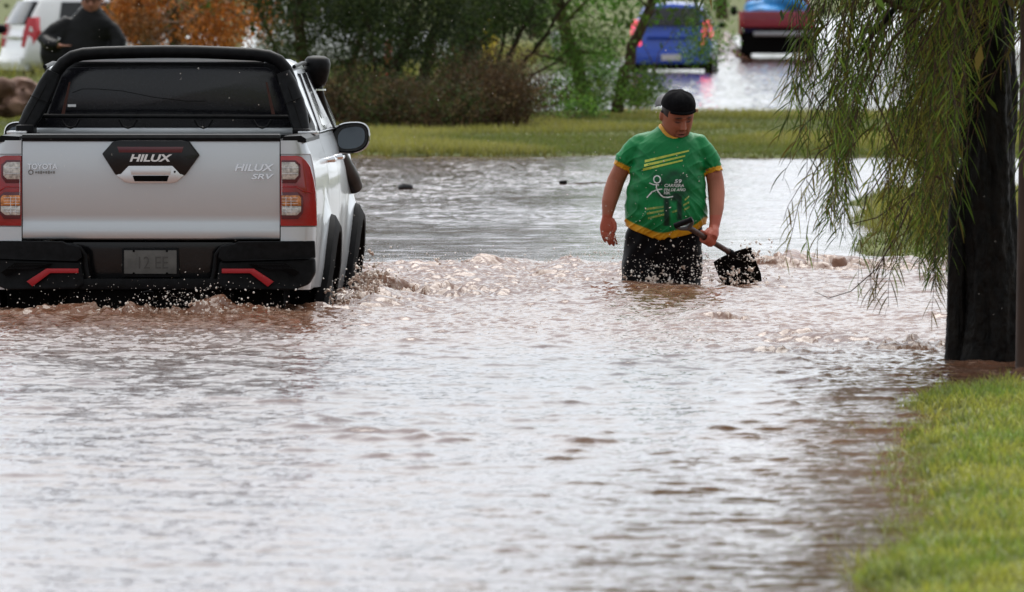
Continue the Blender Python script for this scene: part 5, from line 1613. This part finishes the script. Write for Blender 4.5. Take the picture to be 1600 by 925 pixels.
def strand(px_e, py_e, Y, px_s=None, py_s=None, curl=None):
    """from a start high up and to the right, arching over and hanging to the end pixel"""
    px_s = px_s if px_s is not None else px_e + prng.uniform(20, 170)
    py_s = py_s if py_s is not None else prng.uniform(-230, -40)
    x0, z0 = px2x(px_s, Y), px2z(py_s, Y); x1, z1 = px2x(px_e, Y), px2z(py_e, Y)
    dy = prng.uniform(-.25, .25)
    m_ = np.array([x1 + (x0 - x1) * prng.uniform(.0, .35), Y + dy * .5, z0 + (z1 - z0) * prng.uniform(.25, .5)])
    A = np.array([x0, Y, z0]); B = np.array([x1, Y + dy, z1])
    n_ = 14; t = np.linspace(0, 1, n_)[:, None]
    P = (1 - t) ** 2 * A + 2 * t * (1 - t) * m_ + t * t * B
    j = np.cumsum(prng.normal(size=(n_, 3)), 0) * .007; j[0] = 0
    P = P + j
    return P
lim_px = [1215, 1240, 1262, 1290, 1320, 1350, 1380, 1410, 1440, 1480, 1500]
lim_py = [120, 215, 300, 370, 385, 410, 430, 400, 440, 455, 440]
ST = []
clus = 1222 + 266 * prng.beta(1.8, 1.0, 26)
for i in range(290):
    px = float(np.clip(clus[prng.integers(0, 26)] + prng.normal() * 7, 1215, 1492))
    lim = np.interp(px, lim_px, lim_py)
    py = lim * (1 - abs(prng.normal()) * .38) if prng.random() < .85 else lim * prng.uniform(.2, 1)
    py = max(py, -60)
    Y = prng.uniform(51.2, 55.2)
    tone = T_g[prng.integers(0, 3)] if py < 260 else T_g[prng.integers(0, 5)]
    ps = px + prng.uniform(20, 260)
    ST.append((strand(px, py, Y, px_s=ps), .35, tone))
# the ones that stand out against the water
for (pe, ye, ps, ys) in [(1222, 205, 1330, -60), (1228, 235, 1300, 60), (1240, 150, 1330, -40), (1236, 395, 1330, 190), (1255, 385, 1340, 170), (1228, 350, 1335, 200), (1290, 400, 1360, 200),
                         (1335, 440, 1395, 250), (1362, 470, 1430, 300), (1385, 478, 1432, 330), (1350, 462, 1410, 290), (1372, 480, 1420, 350), (1235, 290, 1330, 120), (1215, 215, 1280, 60), (1465, 470, 1480, 250), (1450, 440, 1478, 200)]:
    ST.append((strand(pe, ye, prng.uniform(52.2, 53.6), ps, ys), .35, T_g[prng.integers(0, 5)]))
nl1 = hanging(ST, 'hanging_leaves')
# sprays in front of the trunk
ST2 = []
for (pe, ye, ps, ys) in [(1530, 60, 1500, -60), (1560, 70, 1545, -60), (1590, 40, 1560, -80), (1515, 30, 1500, -90), (1500, 160, 1478, 20), (1545, 40, 1580, -60), (1598, 250, 1608, 60), (1596, 320, 1612, 120), (1604, 180, 1600, 20), (1500, 230, 1480, 80), (1586, 260, 1612, 180), (1505, 200, 1470, 120)]:
    ST2.append((strand(pe, ye, 51.3, ps, ys), .2, T_g[prng.integers(0, 3)]))
hanging(ST2, 'front_leaves')
# bare curving twigs
mb = MB()
def ptw(L_): return [(px2x(a, Yy) - TX, Yy - TY, px2z(b, Yy) + .45) for a, b, Yy in L_]
mb.tube(ptw([(1500, -60, 52.2), (1440, 20, 52.2), (1395, 60, 52.2), (1370, 110, 52.3), (1345, 180, 52.3)]), [.013, .010, .008, .006, .003], 7)
mb.tube(ptw([(1440, 20, 52.2), (1400, 10, 52.1), (1355, -20, 52.1)]), [.010, .011, .013], 7)
mb.build('branch', M_twr, wt, ang=80)
MB().tube(ptw([(1480, 285, 52.2), (1440, 262, 52.2), (1405, 240, 52.3), (1380, 180, 52.3), (1350, 120, 52.4)]), [.007, .006, .005, .004, .003], 6).build('twig', M_twr, wt, ang=80)
MB().tube(ptw([(1478, 230, 52.6), (1430, 300, 52.6), (1370, 340, 52.5), (1330, 350, 52.5)]), [.005, .004, .003, .002], 6).build('twig', M_twr, wt, ang=80)
MB().tube(ptw([(1430, 300, 52.2), (1405, 360, 52.2), (1370, 420, 52.2), (1330, 455, 52.2), (1295, 466, 52.2), (1272, 455, 52.2)]), [.004, .004, .003, .0025, .002, .0012], 6).build('twig', M_twr, wt, ang=80)
# crown above the frame
q = prng.normal(size=(620, 3)); q /= np.linalg.norm(q, axis=1)[:, None]; q *= prng.uniform(.3, 1, (620, 1)) ** .5
cen = np.array([TX - .15, TY - .4, 4.3]) + q * np.array([2.3, 3.8, 2.4]); cen = cen[cen[:, 2] > 1.95 + .5 * (cen[:, 0] < .9)]
foliage('crown', cen, 48, (.20, .24, .26), .16, .034, T_g, wt, worg, droop=1.0)

# thin second stem beside it
t = thing('slender_tree', (px2x(1603, 51.3), 51.3, .0), 0, 'thin straight brown tree stem at the right edge beside the black trunk', 'tree')
M_st = mat('smooth_brown_bark', (.045, .024, .016), .55, col2=(.075, .042, .028), vscale=9, bump=.003, bscale=30, stretch=(1, 1, .4), spec=.3)
MB().tube([(-.01, 0, -.2), (-.005, 0, .4), (.0, 0, .9), (.005, 0, 1.5), (.0, .02, 2.3), (.03, .03, 3.6)], [.042, .038, .035, .033, .03, .015], 16).build('trunk', M_st, t)
o3 = np.array([px2x(1603, 51.3), 51.3, 0])
foliage('crown', o3 + np.array([.03, .03, 3.4]) + prng.normal(size=(30, 3)) * np.array([.35, .35, .4]), 40, (.12, .12, .12), .12, .02, T_g, t, o3, droop=.8)
# ------------------------------------------------------------------ far vehicles
M_lampred = mat('bright_tail_lens', (.75, .02, .06), .2, coat=.6, emit=((1, .10, .16), .75))
M_lampoff = mat('tail_lens', (.55, .006, .02), .2, coat=.6)
M_win = mat('car_window', (.012, .013, .016), .12, spec=.5)
def carpaint(nm, c, m_=.2): return mat(nm, c, .25, metal=m_, coat=.7)
def hatch(loc, yaw, paint, label, W_=1.66, L_=3.8, Hh=1.50, group=None, plate=True, z0=.24, lamps=True, lit=False):
    t = thing('parked_car', loc, yaw, label, 'car', group)
    hw = W_ / 2
    def sec(y, zb, zt, w, n_=30, p=3.4):
        r_ = []
        for k in range(n_):
            a = 2 * math.pi * k / n_
            c, s_ = math.cos(a), math.sin(a)
            r_.append((w * math.copysign(abs(c) ** (2 / p), c), y, (zb + zt) / 2 + (zt - zb) / 2 * math.copysign(abs(s_) ** (2 / p), s_)))
        return r_
    zt = Hh * .62
    body = MB().loft([sec(0.0, .36, .58, hw * .86), sec(.03, .28, .66, hw * .93), sec(.10, z0, zt, hw * .97), sec(.35, z0, zt + .03, hw), sec(1.2, .2, zt + .03, hw * 1.01), sec(2.6, .2, zt + .01, hw), sec(3.0, .22, zt - .03, hw * .99),
                      sec(3.5, .24, zt - .12, hw * .95), sec(3.72, .28, zt - .22, hw * .88), sec(L_, .34, zt - .34, hw * .78)]).build('body', paint, t, ang=50)
    def gs(y, z1, wt_, wb=hw * .95):
        return [(wb, y, zt - .03), (wb - .02, y, zt + .05), (wt_ + .03, y, z1 - .12), (wt_ - .04, y, z1 - .03), (0, y, z1 + .01), (-wt_ + .04, y, z1 - .03), (-wt_ - .03, y, z1 - .12), (-wb + .02, y, zt + .05), (-wb, y, zt - .03)]
    cab_ = MB().loft([gs(.12, zt + .10, hw * .84, hw * .90), gs(.22, zt + .30, hw * .76), gs(.38, Hh - .04, hw * .70), gs(.9, Hh, hw * .70), gs(1.8, Hh, hw * .70), gs(2.3, Hh - .08, hw * .68), gs(2.95, zt + .02, hw * .80)])
    cb = cab_.build('roof', paint, t, ang=40)
    # rear glass follows the slope of the hatch
    P = [(-hw * .70, .045, zt + .10), (hw * .70, .045, zt + .10), (hw * .60, .26, Hh - .10), (-hw * .60, .26, Hh - .10)]
    P2 = [(x, y + .14, z - .02) for x, y, z in P]
    bf = [(0, 1, 2, 3), (7, 6, 5, 4), (0, 4, 5, 1), (1, 5, 6, 2), (2, 6, 7, 3), (3, 7, 4, 0)]
    MB().add(P + P2, bf).build('rear_window', M_win, cb, bevel=.01)
    for sg in (1, -1):
        for (a, b_, c, d) in ((.62, 1.28, 1.28, .72), (1.36, 2.55, 2.2, 1.36)):
            q0 = [(sg * (hw * .955), a, zt + .05), (sg * (hw * .955), b_, zt + .05), (sg * (hw * .735 + .02), c, Hh - .12), (sg * (hw * .735 + .02), d, Hh - .12)]
            MB().add(q0 + [(x - sg * .05, y, z) for x, y, z in q0], bf).build('side_window', M_win, cb)
        # tall tail lamp wrapping the corner
        lp = [(sg * hw * .97, .13, zt - .32), (sg * hw * .74, -.002, zt - .30), (sg * hw * .78, .02, zt - .05), (sg * hw * .80, .10, zt + .20), (sg * hw * .93, .20, zt + .22), (sg * hw * 1.0, .24, zt - .02)]
        lp2 = [(x * .9, y + .12, z) for x, y, z in lp]
        n_ = 6
        if lamps: MB().add(lp + lp2, [tuple(range(n_)), tuple(range(2 * n_ - 1, n_ - 1, -1))] + [(i, i + n_, (i + 1) % n_ + n_, (i + 1) % n_) for i in range(n_)]).build('tail_light', M_lampred if lit else M_lampoff, t, bevel=.02)
        for y in (.70, 3.05):
            w = MB().wheel((sg * (hw - .10), y, .29), .29, .18, seg=24).build('wheel', M_rub, t)
            MB().wheel((sg * (hw - .035), y, .29), .19, .06, seg=20).build('rim', M_rim, w)
        MB().tube([(sg * hw * .98, 2.35, zt + .05), (sg * (hw + .05), 2.33, zt + .08)], .02, 6).build('mirror_arm', paint, t)
        MB().ball((sg * (hw + .10), 2.33, zt + .11), .09, 10, 8, (1, .6, .8)).build('side_mirror', M_blk, t)
    MB().prism([(-hw * .86, .27), (hw * .86, .27), (hw * .92, .50), (-hw * .92, .50)], -.05, .12).build('rear_bumper', paint, t, bevel=.03)
    MB().prism([(-hw * .80, .16), (hw * .80, .16), (hw * .84, .29), (-hw * .84, .29)], -.03, .3).build('bumper_valance', M_under, t)
    if plate: MB().prism([(-.20, .34), (.20, .34), (.20, .46), (-.20, .46)], -.062, -.04).build('number_plate', mat('pale_plate', (.6, .6, .62), .5), t)
    MB().prism([(-hw * .6, zt - .14), (hw * .6, zt - .14), (hw * .55, zt - .11), (-hw * .55, zt - .11)], -.012, .1).build('hatch_crease', paint, t)
    return t
P_blue = carpaint('blue_paint', (.012, .075, .50), .1)
P_white = carpaint('pearl_white_paint', (.72, .72, .74), .0)
P_dblue = carpaint('dark_blue_paint', (.01, .03, .14), .1)
hatch((px2x(1049, 219), 219, -.10), -R(3), P_blue, 'small blue hatchback with lit red tail lights seen from behind on the far road', z0=.26, lit=True)
hatch((px2x(42, 188) - .27, 188, .02), -R(72), P_white, 'pearl white hatchback parked behind the person in the black raincoat', W_=1.72, Hh=1.56, plate=False)
hatch((px2x(385, 205), 205, .0), -R(80), P_white, 'white car half hidden by the orange leaves above the roll bar', W_=1.7, Hh=1.62, plate=False, lamps=False)
hatch((px2x(-112, 157), 157, .08), R(0), P_dblue, 'dark blue car cut by the left edge beside the white hatchback', plate=False)

# red pickup across the second road
rp = thing('pickup_truck', (px2x(1214, 258), 258, -.10), -R(2), 'dark red pickup truck throwing a wake with blue load in its bed', 'pickup truck')
P_red = carpaint('dark_red_paint', (.26, .010, .028), .1)
b = MB().prism([(-.84, .84), (.84, .84), (.84, 1.22), (-.84, 1.22)], 0, .06).build('tailgate', P_red, rp, bevel=.015)
MB().prism([(-.80, 1.10), (.80, 1.10), (.80, 1.13), (-.80, 1.13)], -.012, .01).build('crease', P_red, b)
for sg in (1, -1):
    MB().box(sg * .84, sg * .90, .02, 2.1, .62, 1.22).build('bed_side', P_red, rp, bevel=.015)
    MB().prism([(sg * .78, .86), (sg * .90, .86), (sg * .90, 1.18), (sg * .80, 1.18)], -.02, .03).build('tail_light', M_red, rp, bevel=.01)
    for y in (.9, 4.0): MB().wheel((sg * .76, y, .36), .36, .22, seg=24).build('wheel', M_rub, rp)
    MB().tube([(sg * .85, 2.9, 1.18), (sg * 1.0, 2.88, 1.2)], .02, 6).build('mirror_arm', M_blk, rp)
    MB().ball((sg * 1.06, 2.88, 1.22), .12, 10, 8, (.8, .4, 1)).build('side_mirror', M_blk, rp)
MB().prism([(-.55, .63), (.88, .63), (.86, .74), (-.55, .74)], -.16, -.02).build('rear_bumper', mat('dull_chrome', (.35, .35, .37), .35, metal=.6), rp, bevel=.03)
MB().box(-.84, .84, .1, 4.6, .22, .70).build('chassis', M_under, rp)
MB().box(-.84, .84, .06, 2.1, .80, .84).build('cargo_bed', M_under, rp)
rings = [[(.82, y, 1.15), (.80, y, 1.3), (.66, y, z1), (0, y, z1 + .03), (-.66, y, z1), (-.80, y, 1.3), (-.82, y, 1.15)] for y, z1 in ((2.12, 1.72), (2.3, 1.76), (3.1, 1.76), (3.8, 1.22))]
cbn = MB().loft(rings).build('cab', P_red, rp, ang=40)
MB().prism([(-.68, 1.28), (.68, 1.28), (.58, 1.68), (-.58, 1.68)], 2.10, 2.2).build('rear_window', M_win, cbn, bevel=.01)
MB().loft([[(.82, y, .5), (.82, y, z1), (-.82, y, z1), (-.82, y, .5)] for y, z1 in ((2.1, 1.16), (3.8, 1.18), (4.7, 1.08), (4.8, .9))]).build('body', P_red, rp)
# blue load
load = MB()
for (x, y, z, r_, sx, sz) in ((-.45, .6, 1.28, .22, 1.3, .9), (-.05, .7, 1.38, .26, 1.2, .9), (.30, .6, 1.42, .27, 1.3, 1.0), (.55, .8, 1.28, .2, 1.1, .9), (.1, 1.2, 1.3, .4, 1.3, .8), (-.2, .5, 1.2, .3, 1.8, .5)):
    load.ball((x, y, z), r_, 14, 10, (sx, 1, sz))
me = remesh(load, 'tarpaulin_load', .035, 2)
P = co_of(me); P = P + (.03 * smooth_noise(P, 14, 3))[:, None] * np.array([1, 1, 1.0]); me.vertices.foreach_set('co', P.astype(np.float32).ravel()); me.update()
lo = link('tarpaulin_load', me, mat('bright_blue_tarp', (.01, .22, .55), .5, var=.3, vscale=4), None)
lo.location = (px2x(1211, 258), 258, -.10); tag(lo, 'bright blue wrapped load heaped in the bed of the red pickup', 'load')

# ------------------------------------------------------------------ odds and ends on the strip
ylw = mat('yellow_plastic', (.60, .48, .02), .5)
t = thing('hydrant', (px2x(763, 170), 170, .12), 0, 'small yellow hydrant behind the trees beside the person in dark blue', 'hydrant')
s_ = FPX / 170
MB().tube([(0, 0, .3), (0, 0, .62), (0, 0, .95)], [.11, .13, .11], 16).build('barrel', ylw, t, bevel=.01)
MB().tube([(0, 0, .96), (0, 0, 1.02), (0, 0, 1.10)], [.08, .075, .03], 14).build('bonnet', ylw, t)
MB().tube([(-.17, 0, .78), (.17, 0, .78)], .05, 12).build('outlet', ylw, t)
MB().tube([(0, 0, 0), (0, 0, .3)], .08, 12).build('foot', ylw, t)
t = thing('post', (px2x(606, 145), 145, .12), 0, 'short red post standing between the two leaning brown trunks', 'post')
MB().tube([(0, 0, 0), (0, 0, .80)], .03, 10).build('shaft', mat('grey_pole', (.2, .2, .2), .5), t)
MB().tube([(0, 0, .45), (.01, 0, .92)], [.05, .045], 10).build('sleeve', mat('red_sleeve', (.5, .04, .03), .5), t, bevel=.008)
def lumpbag(name, px, Y, z, r_, sc, col, label, cat, seed):
    mb = MB().ball((0, 0, r_ * sc[2] * .6), r_, 20, 14, sc)
    rr_ = np.random.default_rng(seed)
    for k in range(4): mb.ball(tuple(rr_.normal(size=3) * r_ * .4 * np.array(sc) + np.array([0, 0, r_ * sc[2] * .7])), r_ * .55, 14, 10)
    me = remesh(mb, name, r_ * .10, 2)
    P = co_of(me); P = P + (.10 * r_ * smooth_noise(P, 6 / r_ * .6, seed))[:, None]; me.vertices.foreach_set('co', P.astype(np.float32).ravel()); me.update()
    o = link(name, me, mat(name, col, .5, var=.25, vscale=8)); o.location = (px2x(px, Y), Y, z); tag(o, label, cat); return o
lumpbag('plastic_bag', 633, 128.0, .42, .085, (1.5, 1, .8), (.0, .13, .08), 'crumpled green plastic bag caught in the top of the brown bush', 'bag', 1)
lumpbag('plastic_bag', 869, 160, .82, .09, (.8, .8, 1.9), (.5, .52, .54), 'pale grey bag hanging behind the feathery tree', 'bag', 2)
# pile of uprooted wood left of the truck
M_log = mat('muddy_root', (.10, .05, .035), .8, col2=(.24, .14, .10), vscale=6, bump=.02, bscale=10)
lr = np.random.default_rng(21)
stump = thing('root_pile', (px2x(20, 133), 133, .12), 0, 'heap of muddy brown roots in front of the white hatchback', 'root pile')
mb = MB()
for k in range(26):
    c = np.array([lr.normal() * .32, lr.normal() * .3, lr.uniform(.05, .45)]); r_ = lr.uniform(.08, .16)
    mb.ball(tuple(c), r_, 10, 8, (1.2, 1, .8))
me = remesh(mb, 'heap', .022, 2)
P = co_of(me); P = P + (.035 * smooth_noise(P, 26, 5))[:, None]; me.vertices.foreach_set('co', P.astype(np.float32).ravel()); me.update()
link('heap', me, M_log, stump)
for k in range(12):
    a = np.array([lr.normal() * .35, -.25 + lr.normal() * .15, lr.uniform(.1, .45)]); b_ = a + lr.normal(size=3) * np.array([.35, .15, .16])
    MB().tube([tuple(z_) for z_ in wander(a, b_, 6, .05)], list(np.linspace(lr.uniform(.03, .06), .015, 6)), 8).build('root', M_log, stump, ang=80)
# floating scraps
o = lumpbag('floating_debris', 634, 95.6, -.01, .045, (1.5, 1, .9), (.012, .012, .014), 'dark scrap of rubbish floating near the truck mirror', 'debris', 5)
t = thing('floating_debris', (px2x(880, 97.8), 97.8, .0), 0, 'small black block with a long thin stick floating left of the person', 'debris')
MB().box(-.035, .035, -.04, .04, -.03, .035).build('block', M_rub, t, bevel=.008)
MB().tube([(.03, 0, .0), (.25, .1, .012), (.5, .25, .01)], [.006, .006, .004], 6).build('stick', M_twig, t)

# ------------------------------------------------------------------ splashes, spray and rain
M_drop = bpy.data.materials.new('water_drop'); M_drop.use_nodes = True
p = M_drop.node_tree.nodes['Principled BSDF']
p.inputs['Base Color'].default_value = (.92, .86, .80, 1); p.inputs['Roughness'].default_value = .12; p.inputs['IOR'].default_value = 1.33
p.inputs['Transmission Weight'].default_value = .25
M_foam = mat('muddy_foam', (.40, .27, .20), .35, col2=(.78, .68, .60), vscale=40, spec=.4, bump=.004, bscale=60)
drng = np.random.default_rng(77)
ico = bmesh.new(); bmesh.ops.create_icosphere(ico, subdivisions=2, radius=1)
IV = np.array([v.co[:] for v in ico.verts]); IF = np.array([[v.index for v in f.verts] for f in ico.faces]); ico.free()
def drops(name, C, r, el, label=None):
    """drops as small stretched beads"""
    n_ = len(C)
    d = drng.normal(size=(n_, 3)); d[:, 2] += 1.0; d /= np.linalg.norm(d, axis=1)[:, None]
    V = IV[None] * r[:, None, None]
    dot = (V * d[:, None, :]).sum(2, keepdims=True)
    V = V + d[:, None, :] * dot * (el[:, None, None] - 1) + C[:, None, :]
    F = (IF[None] + (np.arange(n_) * len(IV))[:, None, None]).reshape(-1, 3)
    o = link(name, np_mesh(name, V.reshape(-1, 3), F), M_drop)
    return tag(o, kind='stuff')
def burst(n, x, y, z, sx, sy, sz, rmin, rmax, up=True):
    c = drng.normal(size=(n, 3)) * np.array([sx, sy, sz])
    if up: c[:, 2] = np.abs(c[:, 2])
    c += np.array([x, y, z])
    return c, rmin + (rmax - rmin) * drng.random(n) ** 3.5
def merge(L): return np.concatenate([a for a, _ in L]), np.concatenate([b for _, b in L])
C_, r_ = merge([
    burst(300, MX - .04, MY - .24, .0, .14, .08, .09, .0010, .0065), burst(150, MX - .04, MY - .28, .06, .15, .06, .14, .001, .0045), burst(130, MX + .42, MY - .30, .02, .09, .08, .075, .001, .0065),
    burst(160, MX + .20, MY - .24, .04, .05, .06, .12, .0015, .008), burst(110, MX + .50, MY - .05, .14, .07, .05, .06, .0015, .008), burst(90, MX - .1, MY - .3, .35, .25, .1, .28, .001, .0035),
    burst(60, MX - .36, MY - .1, .24, .05, .04, .05, .0015, .005), burst(90, MX + .7, MY + .3, .05, .2, .3, .12, .001, .004)])
drops('splash_drops', C_, r_, drng.uniform(1, 2.2, len(r_)))
C_, r_ = merge([
    burst(380, -.80, 62.9, .02, .09, .7, .11, .001, .006), burst(160, -.98, 60.9, .0, .06, .3, .09, .001, .005), burst(240, -1.85, 59.25, .02, .55, .12, .06, .001, .005), burst(160, -1.7, 59.3, .05, .12, .1, .06, .001, .006),
    burst(160, -2.0, 59.3, .05, .5, .1, .10, .0009, .0022)])
drops('wheel_spray', C_, r_, drng.uniform(1, 1.8, len(r_)))
C_, r_ = merge([burst(1100, .6, 69.6, .0, 1.2, .5, .05, .0012, .005), burst(1200, .6, 62, .0, 1.6, 3.2, .035, .001, .0035), burst(500, 1.8, 54.2, .0, .35, .9, .04, .0008, .003), burst(300, .9, 66.5, 0, .8, 1.2, .06, .001, .005)])
drops('water_spray', C_, r_, drng.uniform(1, 1.8, len(r_)))
n_ = 650
yy = drng.uniform(46, 74, n_); xx = drng.uniform(-1, 1, n_) * yy * .055; zz = drng.uniform(0, 2.2, n_)
drops('raindrops', np.stack([xx, yy, zz], 1), drng.uniform(.0007, .0019, n_), drng.uniform(1, 2.2, n_))
# torn water sheets thrown up by the legs, the blade and the wheels
def sheet(name, pts, seed, base=.012):
    mb = MB(); r0 = np.random.default_rng(seed)
    for (x, y, z, r_) in pts:
        for k in range(5):
            q = r0.normal(size=3) * r_ * .8
            mb.ball((x + q[0], y + q[1], z + q[2] * .7), r_ * r0.uniform(.3, .75), 8, 6)
        q = np.array([x, y, z]); e = q + np.array([r0.normal() * r_ * 2, -r_ * .5, abs(r0.normal()) * r_ * 2.5])
        mb.tube([tuple(q), tuple((q + e) / 2 + r0.normal(size=3) * r_ * .3), tuple(e)], [r_ * .4, r_ * .22, r_ * .10], 6)
    me = remesh(mb, name, .0045, 1)
    o = link(name, me, M_foam); return tag(o, kind='stuff')
sr = np.random.default_rng(5)
pts = [(MX - .10 + sr.normal() * .13, MY - .22 + sr.normal() * .03, abs(sr.normal()) * .045, sr.uniform(.006, .015)) for _ in range(34)]
pts += [(MX + .40 + sr.normal() * .09, MY - .22 + sr.normal() * .05, abs(sr.normal()) * .04, sr.uniform(.006, .014)) for _ in range(26)]
sheet('splash_foam', pts, 1)
pts = [(-.82 + sr.normal() * .055, sr.uniform(61.6, 64.0), abs(sr.normal()) * .09, sr.uniform(.007, .018)) for _ in range(70)]
pts += [(-.93 + sr.normal() * .05, sr.uniform(60.2, 61.2), abs(sr.normal()) * .05, sr.uniform(.007, .016)) for _ in range(24)]
sheet('wheel_splash', pts, 2)
pts = [(-2.45 + sr.uniform(0, 1.25), 59.4 + sr.normal() * .06, abs(sr.normal()) * .028, sr.uniform(.007, .016)) for _ in range(50)]
sheet('bumper_splash', pts, 3)
pts = [(sr.uniform(-1.0, 2.3), 69.5 + sr.normal() * .25, abs(sr.normal()) * .022, sr.uniform(.006, .014)) for _ in range(110)]
sheet('wave_foam', [q for q in pts[::3]], 4)
